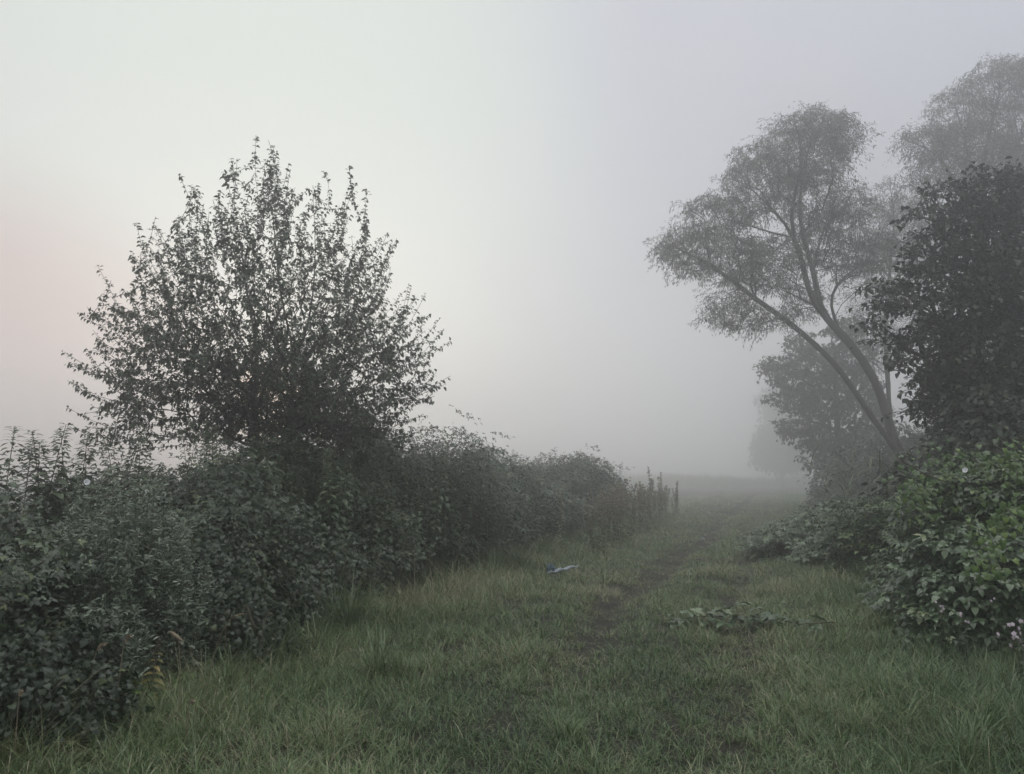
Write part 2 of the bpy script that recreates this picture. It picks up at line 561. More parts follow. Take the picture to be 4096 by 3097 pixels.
# ------------------------------------------------------------------ grass
gb = MB()
for (y0, y1, dens, wf, per, seg) in ((3.0, 7, 3600, 1.0, 20, 4), (7, 12, 2200, 1.25, 20, 3), (12, 20, 950, 1.7, 20, 3), (20, 35, 400, 2.6, 18, 3), (35, 75, 110, 4.6, 16, 2)):
    uw0, uw1 = -3.15 if y0 < 20 else -6.5, 6.5 if y0 < 20 else 9.0
    xs0, xs1 = -1.2 - 0.72 * y1, 1.2 + 0.72 * y1
    A = (xs1 - xs0) * (y1 - y0)
    nt_ = int(A * dens / per)
    X, Y = rng.uniform(xs0, xs1, nt_), rng.uniform(y0, y1, nt_)
    s, u = su(X, Y)
    keep = (np.abs(X) < 1.0 + 0.71 * Y) & (u > uw0 + 0.35 * sstep(6.5, 5.0, Y) + 0.25 * (vnoise(X, Y, 1.3, 31) - .3)) & (u < uw1)
    if y0 >= 35:
        keep |= (np.abs(X) < 1.0 + 0.71 * Y) & (u > -12) & (u < uw0) & (Y > 40)
    X, Y, s, u = X[keep], Y[keep], s[keep], u[keep]
    cl1 = vnoise(X, Y, 0.8, 11)
    cl2 = vnoise(X, Y, 2.6, 12)
    wob = 0.12 * np.sin(s * 0.35) + 0.08 * np.sin(s * 0.9 + 1)
    rut = np.exp(-((u - wob) / 0.30) ** 2) * sstep(5, 10, s) + 0.5 * np.exp(-((u - 1.45 - wob) / 0.24) ** 2)
    bare = (vnoise(X, Y, 1.1, 21) > 0.8).astype(float) * 0.1
    keep = rng.uniform(size=len(X)) > np.clip(rut * 0.74 + bare, 0, 0.92)
    X, Y, s, u, cl1, cl2, rut = (q[keep] for q in (X, Y, s, u, cl1, cl2, rut))
    verge_l = sstep(-1.3, -2.7, u)
    verge_r = sstep(1.9, 3.2, u)
    th = (0.065 + 0.05 * cl1 + 0.05 * (cl2 > 0.7) * cl2) * (1 - 0.5 * np.clip(rut, 0, 1))
    th = th + verge_l * (0.07 + 0.12 * cl2) + verge_r * (0.06 + 0.08 * cl1)
    tufts = rng.uniform(size=len(X)) < 0.05
    th = th * np.where(tufts, 1.8, 1.0)
    tt = 0.20 + 0.42 * cl1 + 0.35 * (cl2 - 0.5) + 0.28 * np.clip(rut, 0, 1) + 0.12 * verge_l - 0.15 * verge_r + 0.16 * sstep(7, 13, Y)
    n = len(X) * per
    I = np.repeat(np.arange(len(X)), per)
    rad = np.abs(rng.normal(0, 0.055, n)) * (1 if y1 <= 12 else 1.8)
    az = rng.uniform(0, 2 * np.pi, n)
    px, py = X[I] + rad * np.cos(az), Y[I] + rad * np.sin(az)
    P = np.stack([px, py, gz(px, py) - 0.005], 1)
    L = th[I] * rng.uniform(0.45, 1.7, n) * 1.12
    az2 = az + rng.normal(0, 0.7, n)
    T = np.clip(tt[I] + rng.normal(0, 0.26, n), 0, 1)
    dead = rng.uniform(size=n) < 0.12
    T[dead] = rng.uniform(0.8, 1.0, dead.sum())
    lean = rng.uniform(0.05, 0.6, n)
    lean[dead] = rng.uniform(0.3, 1.45, dead.sum())
    gb.blades(P, az2, L, rng.uniform(0.0026, 0.0058, n) * wf, lean, rng.uniform(0.4, 2.4, n), T, seg)
go = gb.build('grass', M['grass'])
tag(go, 'short damp meadow grass of the track and its verges', 'grass', kind='stuff')


# ------------------------------------------------------------------ thickets
def dome_dirs(n, g):
    d = g.normal(size=(n, 3))
    d[:, 2] = np.abs(d[:, 2])
    return nrmz(d)


def lump(d, ph, k=1.0):
    return 1 + k * (0.09 * np.sin(3.1 * d[:, 0] + 5 * d[:, 2] + ph) + 0.07 * np.sin(7 * d[:, 1] - 4 * d[:, 2] + 2 * ph) + 0.06 * np.sin(11 * d[:, 0] + 9 * d[:, 1] + 3 * ph))


def dome_pts(d, rx, ry, h, ph, rot, p=2.6, k=1.0):
    r = lump(d, ph, k) / (np.abs(d) ** p).sum(1) ** (1 / p)
    q = d * r[:, None] * np.array([rx, ry, h])
    nn = nrmz(d / np.array([rx, ry, h]))
    c, s = math.cos(rot), math.sin(rot)
    Rm = np.array([[c, -s, 0], [s, c, 0], [0, 0, 1]])
    return q @ Rm.T, nn @ Rm.T


PROT = math.atan2(PD[1], PD[0])


def thicket(name, label, cat, x, y, rx, ry, h, ncl, size, mat, seed, rot=PROT, per=16, tm=BRAMBLE, group=None, sig=0.10, canes=14,
            flat=0.75, tint=0.4, core=0.76, z0=-0.3, up=0.75, stem='cane', gap=0.36, gap_s=1.7, cut=None, rough=1.0):
    g = np.random.default_rng(seed)
    z0 = float(z0)
    c0 = np.array([x, y, z0])
    t = thing(name, label, cat, c0, group)
    ph = g.uniform(0, 6)
    h = h - z0
    d = dome_dirs(ncl * 4, g)
    q, nn = dome_pts(d, rx, ry, h, ph, rot, k=rough)
    tocam = nrmz(EYE - c0 - q)
    cz = c0 + q
    keep = ((nn * tocam).sum(1) > -0.35) & (vnoise(cz[:, 0] * .7 + cz[:, 1] + cz[:, 2] * .9, cz[:, 2] * 1.3 - cz[:, 0] * .5, gap_s, seed) > gap * (1 - 0.5 * nn[:, 2]))
    if cut is not None:
        keep &= ~cut(cz)
    q, nn = q[keep][:ncl], nn[keep][:ncl]
    n = len(q)
    dep = 1.06 - 0.26 * g.uniform(0, 1, n) ** 1.6 + (0.10 * rough - .06) * (g.uniform(size=n) < .07)
    cen = c0 + q * dep[:, None]
    lay = nrmz(nn * 0.5 + np.array([0, 0, up]) + 0.25 * rvec(n, g))
    I = np.repeat(np.arange(n), per)
    off = g.normal(0, sig, (n * per, 3))
    off -= lay[I] * (off * lay[I]).sum(1, keepdims=True) * flat
    P = cen[I] + off
    P[:, 2] = np.maximum(P[:, 2], gz(P[:, 0], P[:, 1]) + 0.03)
    N = nrmz(lay[I] + (0.45 if up < .78 else 0.3) * rvec(n * per, g))
    D = nrmz(nn[I] * np.array([1, 1, 0.2]) * 0.7 + off / sig * 0.35 + np.array([0, 0, -0.35]) + 0.5 * rvec(n * per, g))
    ct = g.normal(0, 0.2, n)
    T = np.clip(tint + ct[I] + g.normal(0, 0.14, n * per), 0, 0.93)
    yel = g.uniform(size=n * per) < 0.02
    T[yel] = 1.0
    mb = MB()
    mb.leaves(tm, P, D, N, size * g.uniform(0.6, 1.25, n * per), T)
    mb.build('foliage', M[mat], t)
    if core:  # added dark shell behind the leaf gaps, inner shade put into its colour
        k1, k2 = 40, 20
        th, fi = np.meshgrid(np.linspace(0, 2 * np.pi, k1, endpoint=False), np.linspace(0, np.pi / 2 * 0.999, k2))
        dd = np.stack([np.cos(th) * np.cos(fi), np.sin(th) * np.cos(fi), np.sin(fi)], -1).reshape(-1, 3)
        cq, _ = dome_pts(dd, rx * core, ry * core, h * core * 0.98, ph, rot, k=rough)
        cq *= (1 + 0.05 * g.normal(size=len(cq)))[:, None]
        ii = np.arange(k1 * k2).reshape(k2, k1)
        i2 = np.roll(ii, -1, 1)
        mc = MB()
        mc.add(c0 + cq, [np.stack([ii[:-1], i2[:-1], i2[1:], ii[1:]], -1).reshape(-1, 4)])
        mc.build('shade_core', M['core'], t)
    for i in range(canes):
        ms = MB()
        j = g.integers(n)
        a = c0 + q[j] * np.array([0.5, 0.5, 0.3])
        b = c0 + q[j] * 1.05 + nn[j] * g.uniform(0.03, 0.2)
        m_ = (a + b) / 2 + np.array([0, 0, 0.25 * h])
        ts = np.linspace(0, 1, 8)[:, None]
        ms.tube((1 - ts) ** 2 * a + 2 * ts * (1 - ts) * m_ + ts ** 2 * b, np.linspace(0.007, 0.003, 8), 5)
        ms.build('cane' if stem == 'cane' else 'stem', M[stem], t, smooth=True)
    return t


hedge_group = 'bramble thickets of the left hedge'
HEDGE = [
    # s, u, along, across, height, clusters, leaf, label
    (4.4, -4.6, 1.5, 1.3, 1.22, 420, .075, 'dark bramble thicket at the near end of the left hedge, cut by the frame'),
    (6.7, -4.9, 1.6, 1.4, 1.40, 800, .070, 'dark bramble thicket behind the grey feathery shrub'),
    (8.9, -5.0, 1.7, 1.5, 1.84, 900, .070, 'nettle-topped bramble thicket left of the plum tree, beside the grey shrub'),
    (11.3, -5.1, 1.8, 1.5, 2.12, 950, .072, 'bramble thicket out of which the round plum tree grows'),
    (14.0, -5.1, 2.0, 1.6, 2.14, 950, .076, 'bramble thicket just right of the plum tree trunks'),
    (17.2, -5.0, 2.2, 1.6, 1.56, 900, .085, 'rounded bramble thicket below the single stray shoot'),
    (21.0, -5.0, 2.5, 1.7, 1.56, 850, .095, 'hazy bramble thicket halfway down the hedge'),
    (25.5, -5.0, 2.9, 1.7, 1.66, 800, .110, 'hazy bramble hump behind the blue plastic'),
    (30.5, -6.2, 2.6, 1.2, 1.80, 700, .120, 'misty bramble thicket behind the tall dock stalks'),
    (35.0, -6.8, 2.4, 1.2, 1.72, 420, .130, 'misty low bramble at the far end of the hedge'),
]
for i, (s, u, a, b, h, ncl, sz, lab) in enumerate(HEDGE):
    p = pw(s, u + .12)
    thicket('bramble_thicket', lab, 'bramble', p[0], p[1], a, b + .18, h, int(ncl * 1.6), sz * .72, 'bramble', 100 + i, group=hedge_group, sig=0.10 + 0.002 * s, up=0.6, gap=.50 if s < 18 else .40, gap_s=1.5,
             rough=1.7, tint=(.30, .46, .34, .52, .38)[i % 5], cut=lambda P: P[:, 2] < 0.28 + 0.25 * vnoise(P[:, 0], P[:, 1], 1.2, 77))

p = at(28, 600, 6.1)
thicket('bramble_mound', 'low bramble mound with pale flat leaves at left edge below the hedge', 'bramble', p[0] - 0.3, p[1] + 0.1, 0.62, 0.6, 1.05, 300, .08,
        'bramble', 131, group=hedge_group, tint=0.55, up=1.0)
p = at(215, 600, 7.5)
thicket('bindweed_mound', 'mound of dark heart-shaped bindweed leaves at the hedge foot', 'bindweed', p[0], p[1], 0.8, 0.65, 0.98, 760, .046,
        'bindweed', 132, tm=HEART, per=14, up=0.1, canes=6, stem='stem')
p = at(34, 735, 5.15)
thicket('bindweed_mound', 'dark drooping bindweed tangle in the bottom left corner of the hedge', 'bindweed', p[0], p[1], 0.6, 0.5, 0.6, 560, .044,
        'bindweed', 133, tm=HEART, per=12, up=0.1, canes=6, stem='stem', tint=0.25)
p = at(345, 560, 11.0)
thicket('bindweed_mound', 'low bindweed and bramble skirt under the hedge behind the sedge tussocks', 'bindweed', p[0] - .1, p[1], 1.2, 0.7, 1.0, 620, .055,
        'bindweed', 134, tm=HEART, per=12, up=0.2, canes=6, stem='stem')

# right hand brambles
right_group = 'wet brambles right of the track'
thicket('bramble_bush', 'tall wet bramble bush at right edge draped with bright green vine', 'bramble', 6.95, 9.5, 2.2, 1.9, 1.60, 1700, .086, 'bramble_wet', 141,
        rot=0.2, group=right_group, z0=-0.1, up=1.5, flat=.9, sig=.13, tint=.5, canes=26, cut=lambda P: (P[:, 0] > 5.15) & (P[:, 2] < 0.72))
thicket('bramble_bush', 'middle wet bramble bush sloping down from the tall one', 'bramble', 7.45, 12.8, 1.8, 2.0, 1.25, 1150, .088, 'bramble_wet', 142,
        rot=0.3, group=right_group, z0=-0.1, up=1.5, flat=.9, sig=.13, tint=.5, canes=20)
thicket('bramble_bush', 'low pale-leaved bramble spilling onto the track at its far end', 'bramble', 6.75, 15.3, 1.3, 2.1, 0.95, 800, .09, 'bramble_pale', 143,
        rot=0.3, group=right_group, z0=-0.1, up=1.6, canes=14, tint=0.5, flat=.9, sig=.13)
thicket('bramble_bush', 'nearest low bramble with large pale wet leaves in long grass', 'bramble', 5.15, 8.35, 0.95, 0.7, 0.95, 330, .115, 'bramble_pale', 144,
        rot=0.1, group=right_group, z0=-0.05, up=1.5, canes=10, core=0.6, flat=.9, sig=.13)


# grey feathery shrub: many upright stems with narrow leaves
def feathery(label, x, y, r, h, nst, seed):
    g = np.random.default_rng(seed)
    t = thing('willowherb_shrub', label, 'shrub', (x, y, -0.2))
    ml, ms = MB(), MB()
    for i in range(nst):
        a, q = g.uniform(0, 2 * np.pi), math.sqrt(g.uniform())
        b = np.array([x + 0.35 * r * q * math.cos(a), y + 0.35 * r * q * math.sin(a), -0.2])
        hh = h * (1 - 0.30 * q * q) * g.uniform(0.75, 1.05)
        e = np.array([x + r * q * math.cos(a) * 1.1, y + r * q * math.sin(a) * 1.1, hh])
        ts = np.linspace(0, 1, 7)[:, None]
        mid = (b + e) / 2 + np.array([math.cos(a), math.sin(a), 0]) * 0.2 * r
        pl = (1 - ts) ** 2 * b + 2 * ts * (1 - ts) * mid + ts ** 2 * e
        ms.tube(pl, np.linspace(0.004, 0.0015, 7), 4)
        n = 130
        tt = g.uniform(0.15, 1.0, n)
        P = np.stack([np.interp(tt, ts[:, 0], pl[:, k]) for k in range(3)], 1) + g.normal(0, 0.035, (n, 3)) * (1.25 - tt)[:, None] * 1.5
        D = rvec(n, g) * np.array([1, 1, .5]) + np.array([0, 0, .55])
        ml.leaves(LEAF_N, P, D, rvec(n, g) + np.array([0, 0, 1.0]), g.uniform(0.04, 0.08, n) * (1.15 - 0.4 * tt), np.clip(g.normal(0.5, 0.2, n), 0, 1))
    ml.build('foliage', M['willowherb'], t)
    ms.build('stems', M['stem'], t)['kind'] = 'stuff'
    return t


p = at(122, 540, 6.5)
feathery('tall grey-green feathery shrub standing in front of the left hedge', p[0], p[1], 0.50, 1.72, 190, 151)
p = at(172, 620, 6.6)
feathery('smaller grey-green feathery shrub at the right foot of the tall one', p[0], p[1], 0.36, 0.98, 70, 152)
p = at(100, 640, 5.9)
feathery('smaller grey-green feathery shrub at the left foot of the tall one', p[0], p[1], 0.30, 0.78, 50, 153)


# ------------------------------------------------------------------ nettles
def nettle(seed, h=2.1, leafy=1.1):
    g = np.random.default_rng(seed)
    t = thing('nettle', 'nettle', 'nettle')
    z = np.linspace(0, h, 9)
    bend = 0.05 * g.normal(size=2)
    pl = np.stack([bend[0] * (z / h) ** 2 * 2, bend[1] * (z / h) ** 2 * 2, z], 1)
    ms = MB()
    ms.tube(pl, np.linspace(0.006, 0.002, 9), 5)
    ms.build('stem', M['stem'], t)
    ml = MB()
    zz = h - 0.01
    k = 0
    while zz > h - leafy:
        f = (h - zz) / leafy
        ln = 0.035 + 0.065 * min(1, f * 2.4)
        a0 = (k % 2) * np.pi / 2 + g.normal(0, 0.25)
        for m_ in range(2 if f > 0.12 else 4):
            a = a0 + m_ * (np.pi if f > 0.12 else np.pi / 2)
            c = np.array([np.interp(zz, z, pl[:, 0]), np.interp(zz, z, pl[:, 1]), zz])
            dr = np.array([math.cos(a), math.sin(a), 0.35 - 0.75 * f + g.normal(0, .2)])
            ml.leaves(leaf_tm(.24, .3, .1) if f < .4 else leaf_tm(.30, .4, .1), (c + dr * 0.012)[None], dr[None], np.array([[0, 0, 1.0]]) + 0.2 * rvec(1, g), np.array([ln * g.uniform(.8, 1.2)]), np.array([g.uniform(.2, .9)]))
            if 0.1 < f < 0.7 and g.uniform() < 0.8:           # hanging catkins
                e = c + dr * 0.05 + np.array([0, 0, -0.05])
                ml.leaves(KITE_N, e[None] * 0.4 + c[None] * 0.6, (dr + np.array([0, 0, -.8]))[None], rvec(1, g), np.array([.06]), np.array([.95]))
        zz -= 0.018 + 0.032 * min(1, f * 3)
        k += 1
    ml.build('leaves', M['nettle'], t)
    return t


net = Spread([nettle(200 + i) for i in range(7)])
ng = np.random.default_rng(61)
spires = [(3, 426, 7.0, 'nettle spire at the very left edge against the pale pink sky'), (17, 431, 7.2, 'broad nettle spire second from the left edge of the hedge'),
          (39, 424, 7.4, 'tallest slim nettle spire, third from the left, against the sky'), (52, 442, 7.6, 'short nettle between the two slim spires on the left hedge'),
          (62, 431, 7.5, 'slim symmetrical nettle spire, right of the short one, against the sky'), (75, 433, 7.7, 'bushy nettle above the feathery shrub, left one of a close pair'),
          (82, 434, 7.9, 'nettle above the feathery shrub, right one of a close pair'), (97, 440, 8.0, 'low nettle in the dip left of the tall dark spire'),
          (113, 426, 8.0, 'tall dark nettle spire beneath the lowest left plum branches'), (124, 440, 8.2, 'nettle close right of the tall dark spire'),
          (138, 435, 8.4, 'wide feathery nettle under the left side of the plum tree'), (28, 440, 7.2, 'short nettle tucked behind the broad left spire')]
for i, (px, py, Y, lab) in enumerate(spires):
    p = at(px, py, Y)
    net.put(i, (p[0], p[1], -0.1), ng.uniform(0, 6.3), (1.6, 1.6, (p[2] + 0.1) / 2.1), lab, 'nettle spires against the sky', (ng.normal(0, .035), ng.normal(0, .035)))
zones = [(8.4, 11.8, 56, 'nettle among the others on the hedge crest left under the plum tree', 'nettles left under the plum tree', 2.05, 2.36),
         (11.8, 16, 60, 'nettle among the others on the hedge crest right under the plum tree', 'nettles right under the plum tree', 2.1, 2.3),
         (8.3, 18, 74, 'nettle on the sloping front face of the hedge under the plum tree', 'nettles on the front of the hedge', 1.25, 1.9),
         (16, 34, 40, 'small hazy nettle poking from the far half of the hedge', 'nettles on the far half of the hedge', 2.2, 2.45)]
k = 40
for (s0, s1, cnt, lab, grp, h0, h1) in zones:
    for i in range(cnt):
        s, u = ng.uniform(s0, s1), ng.uniform(-5.3, -3.7)
        if h0 < 1.5:
            u = ng.uniform(-3.75, -3.2)
        hcap = 1 if h0 > 1.5 else 1.43
        p = pw(s, u)
        hh = hcap * ng.uniform(h0, h1) * (1 - 0.30 * sstep(-4.6, -3.8, u) * ng.uniform(0.4, 1.0))
        net.put(k, (p[0], p[1], -0.2), ng.uniform(0, 6.3), (1.15, 1.15, (hh + 0.2) / 2.1), lab, grp, (ng.normal(0, .06), ng.normal(0, .06)))
        k += 1


# ------------------------------------------------------------------ trees
def grow(skel, shoots, bal=0.35, seg=0.35, seed=1, sag=0.0):
    """skel: list of (polyline, parent) limbs; shoots: list of polylines to be joined on, nearest first. Returns nodes, parents, limb index lists."""
    g = np.random.default_rng(seed)
    nodes, par, plen, limbs = [], [], [], []
    for pl, att in skel:
        pl = np.asarray(pl, float)
        fine = [pl[0]]
        for a, b in zip(pl[:-1], pl[1:]):
            m_ = max(1, int(np.linalg.norm(b - a) / seg))
            for q in range(1, m_ + 1):
                fine.append(a + (b - a) * q / m_)
        fine = np.array(fine)
        if len(fine) > 4:                                    # round the corners
            for _ in range(2):
                fine[1:-1] = 0.25 * fine[:-2] + 0.5 * fine[1:-1] + 0.25 * fine[2:]
        ids = []
        if att:
            N = np.array(nodes)
            j = int(np.argmin(np.linalg.norm(N - fine[0], axis=1)))
            prev = j
            ids.append(j)
            start = 1
        else:
            nodes.append(fine[0])
            par.append(-1)
            plen.append(0.0)
            prev = len(nodes) - 1
            ids.append(prev)
            start = 1
        for q in fine[start:]:
            nodes.append(q)
            par.append(prev)
            plen.append(plen[prev] + np.linalg.norm(q - nodes[prev]))
            prev = len(nodes) - 1
            ids.append(prev)
        limbs.append(ids)
    ns = len(nodes)
    tot = ns + sum(len(s) for s in shoots) * 6 + 4000
    NA = np.zeros((tot, 3))
    NA[:ns] = nodes
    PA = np.full(tot, -1)
    PA[:ns] = par
    LA = np.zeros(tot)
    LA[:ns] = plen
    n = ns
    dist = [np.min(np.linalg.norm(NA[:ns] - s[0], axis=1)) for s in shoots]
    tips = []
    for k_ in np.argsort(dist):
        s = np.asarray(shoots[k_])
        d = np.linalg.norm(NA[:n] - s[0], axis=1)
        j = int(np.argmin(d + bal * LA[:n]))
        L = d[j]
        m_ = int(L / seg)
        a = NA[j].copy()
        prev = j
        pts = [a + (s[0] - a) * q / (m_ + 1) + g.normal(0, 0.04 * seg, 3) + np.array([0, 0, -sag * L * math.sin(math.pi * q / (m_ + 1))]) for q in range(1, m_ + 1)] + list(s)
        for q in pts:
            if n >= tot:
                break
            NA[n], PA[n] = q, prev
            LA[n] = LA[prev] + np.linalg.norm(q - NA[prev])
            prev = n
            n += 1
        tips.append(prev)
    return NA[:n], PA[:n], limbs, ns, tips


def pipe(PA, r0, e):
    n = len(PA)
    acc = np.zeros(n)
    ch = np.zeros(n, int)
    for i in range(n - 1, 0, -1):
        if ch[i] == 0:
            acc[i] = r0 ** e
        if PA[i] >= 0:
            acc[PA[i]] += acc[i]
            ch[PA[i]] += 1
    return np.maximum(acc, r0 ** e) ** (1 / e)


def build_tree(t, skel, shoots, r0, e, leaf, mat, seed, bal=0.35, seg=0.35, sag=0.0, leaf_r=None, rmax=None, bark='bark', gap=None):
    """leaf(A, B, g) -> P, D, N, S, T for the leafy segments"""
    g = np.random.default_rng(seed)
    NA, PA, limbs, ns, tips = grow(skel, shoots, bal, seg, seed, sag)
    r = pipe(PA, r0, e)
    if rmax:
        r = np.minimum(r, rmax)
    for i, ids in enumerate(limbs):
        mb = MB()
        rr = r[ids].copy()
        if i > 0 and len(rr) > 1:
            rr[0] = rr[1] * 1.15
        mb.tube(NA[ids], np.maximum(rr, r0), 9, rough=0.05, g=g)
        mb.build('trunk' if i == 0 else 'limb', M[bark], t, smooth=True)
    ii = np.arange(ns, len(NA))
    mb = MB()
    mb.edges(NA[PA[ii]], NA[ii], np.minimum(r[ii] * 1.05, r[PA[ii]]), r[ii], 5)
    mb.build('branches', M[bark], t, smooth=True)
    lr = leaf_r or r0 * 1.9
    jj = ii[r[ii] <= lr]
    ml = MB()
    P, D, N, S, T, tm = leaf(NA[PA[jj]], NA[jj], g)
    if gap is not None:
        k = ~(gap(P) & (g.uniform(size=len(P)) < 0.93))
        P, D, N, S, T = P[k], D[k], N[k], S[k], T[k]
    ml.leaves(tm, P, D, N, S, T)
    ml.build('crown', M[mat], t)
    return NA, PA, r


def leaf_rows(per_m, size, tm, droop=0.5, out=0.9, spread=0.02, tint=0.5):
    def f(A, B, g):
        L = np.linalg.norm(B - A, axis=1)
        cnt = np.maximum(1, g.poisson(L * per_m))
        I = np.repeat(np.arange(len(A)), cnt)
        n = len(I)
        tt = g.uniform(0, 1, n)[:, None]
        d = nrmz(B - A)[I]
        P = A[I] * (1 - tt) + B[I] * tt + g.normal(0, spread, (n, 3))
        side = nrmz(np.cross(d, rvec(n, g)))
        D = nrmz(d * 0.55 + side * out + np.array([0, 0, -droop]))
        N = nrmz(np.array([0, 0, 1.0]) + 0.6 * rvec(n, g) + 0.3 * side)
        return P, D, N, size * g.uniform(0.6, 1.2, n), np.clip(g.normal(tint, 0.18, n), 0, 1), tm
    return f


# --- the plum tree in the hedge -----------------------------------------
tg = np.random.default_rng(301)
Y0 = 12.0
base = at(275, 470, Y0)
gbz = float(gz(base[0], Y0))
tree = thing('plum_tree', 'round twin-stemmed plum tree rising from the left hedge before the sun', 'tree', (base[0], Y0, gbz))


def P3(px, py, Y=Y0):
    return at(px, py, Y)


stem_a = [np.array([base[0] + 0.1, Y0, gbz]), P3(283, 470), P3(287, 440), P3(291, 400), P3(296, 362), P3(289, 330), P3(281, 300), P3(276, 250), P3(272, 205)]
stem_b = [np.array([base[0] - 0.22, Y0 + 0.1, gbz]), P3(256, 470), P3(256, 435), P3(254, 400, 12.1), P3(258, 350, 12.1), P3(246, 290, 12.2), P3(240, 240, 12.3)]
skel = [(stem_a, False), (stem_b, False),
        ([P3(296, 362), P3(306, 335), P3(313, 300), P3(316, 250), P3(313, 195)], True),
        ([P3(291, 405), P3(330, 370, 11.7), P3(365, 330, 11.4), P3(385, 290, 11.2)], True),
        ([P3(290, 420), P3(345, 395, 12.3), P3(395, 370, 12.5)], True),
        ([P3(255, 400, 12.1), P3(215, 365, 11.7), P3(180, 330, 11.4)], True),
        ([P3(255, 420, 12.1), P3(200, 395, 12.4), P3(150, 372, 12.6)], True),
        ([P3(256, 370, 12.1), P3(215, 310, 12.5), P3(190, 260, 12.8)], True),
        ([P3(262, 345, 12.1), P3(268, 330, 12.8), P3(300, 280, 13.6)], True),
        ([P3(292, 390), P3(280, 350, 11.2), P3(262, 300, 10.5)], True)]
ctr = np.array([base[0] - 0.04, Y0, at(275, 436, Y0)[2]])
# outline of the crown, as radius (m) by direction in the picture, and its depth
out_px = [(100, 448), (82, 388), (80, 350), (84, 313), (118, 280), (146, 262), (157, 240), (178, 222), (193, 190), (215, 190), (240, 170), (262, 145), (285, 175), (308, 143),
          (335, 168), (352, 172), (366, 200), (388, 225), (405, 252), (412, 290), (432, 303), (450, 337), (455, 382), (425, 405), (412, 440)]
oa, orr = [], []
for (px, py) in out_px:
    q = at(px, py, Y0) - ctr
    oa.append(math.atan2(q[2], q[0]))
    orr.append(math.hypot(q[0], q[2]))
od = np.argsort(oa)
oa, orr = np.array(oa)[od], np.array(orr)[od]
shoots = []
for i in range(1900):
    a = tg.uniform(-0.05, np.pi + 0.05) if i % 3 else np.clip(np.pi / 2 + tg.normal(0, 0.7), 0, np.pi)
    a = abs(a) if a < np.pi / 2 else np.pi - abs(np.pi - a)
    b = tg.uniform(-1.25, 1.25)                               # towards / away from the viewer
    rr = np.interp(a, oa, orr)
    inner = i >= 430
    k1 = tg.uniform(0.70, 0.94) if not inner else tg.uniform(0.2, 0.90)
    if i < 130:
        b = tg.uniform(-0.3, 0.3)
        k1 = tg.uniform(0.86, 0.99)
        if i < 50:                                             # the long stray shoots of the outline
            j = i % len(out_px)
            q = at(*out_px[j], Y0) - ctr
            a = math.atan2(q[2], q[0])
            rr = math.hypot(q[0], q[2])
            k1 = 1.0 - (0.07 * tg.uniform() if i >= len(out_px) else 0)
            a += 0 if i < len(out_px) else tg.normal(0, 0.06)
    cb, sb = math.cos(b), math.sin(b)
    dd = np.array([math.cos(a) * cb, sb * 0.85, math.sin(a) * cb + 0.12 * abs(sb)])
    tip = ctr + dd * rr * k1
    ln = tg.uniform(0.45, 1.0) * (1 if not inner else 0.62)
    if i < 50:
        ln = 1.15
    sd = nrmz(dd * 0.85 + np.array([0, 0, 0.18 if a < 2.4 and a > 0.7 else 0.04]) + tg.normal(0, 0.2 if not inner else 0.6, 3))
    wv = tg.normal(0, 0.05, 3) * ln + np.array([0, 0, -0.05])
    pts = [tip - sd * ln * (1 - f) + wv * math.sin(math.pi * f) for f in np.linspace(0, 1, 5)]
    pts = [q for q in pts if q[2] > 1.45]
    if len(pts) > 1:
        shoots.append(pts)
build_tree(tree, skel, shoots, 0.0028, 2.04, leaf_rows(44, 0.066, leaf_tm(.27, .3, .12), 0.55, 0.8, 0.012), 'plum', 302, bal=0.30, seg=0.25, leaf_r=0.0056, rmax=0.12,
           gap=lambda P: (P[:, 0] > P3(259, 400)[0]) & (P[:, 0] < P3(285, 400)[0]) & (P[:, 2] > P3(270, 426)[2]) & (P[:, 2] < P3(270, 386)[2]))


# --- willows ------------------------------------------------------------
def blob_pts(blobs, n, Y, g, depth=1.0):
    """points in the clumps of a crown: each clump (px, py, rx, ry, dY) is an ellipsoid of its own real size"""
    ar = np.array([b[2] * b[3] for b in blobs], float)
    ar /= ar.sum()
    o = []
    for b, w in zip(blobs, ar):
        c = at(b[0], b[1], Y + b[4])
        m_ = (Y + b[4]) / F
        k_ = int(n * w)
        d = rvec(k_, g) * (g.uniform(0.15, 1, k_) ** 0.42)[:, None]
        o.append(c + d * np.array([b[2] * m_, depth * 0.5 * (b[2] + b[3]) * m_, b[3] * m_]))
    return np.concatenate(o)


def droop_shoots(pts, g, ln, seg=3, dn=0.5, out=0.6, ctr=None):
    o = []
    for q in pts:
        h = g.normal(size=3) * np.array([1, 1, .3])
        if ctr is not None:
            h = h * 0.7 + nrmz(q - ctr) * 1.2
        h = nrmz(h)
        L = ln * g.uniform(0.6, 1.3)
        o.append([q + h * L * out * f + np.array([0, 0, 0.15 * L * f - dn * L * f * f]) for f in np.linspace(0, 1, seg)])
    return o


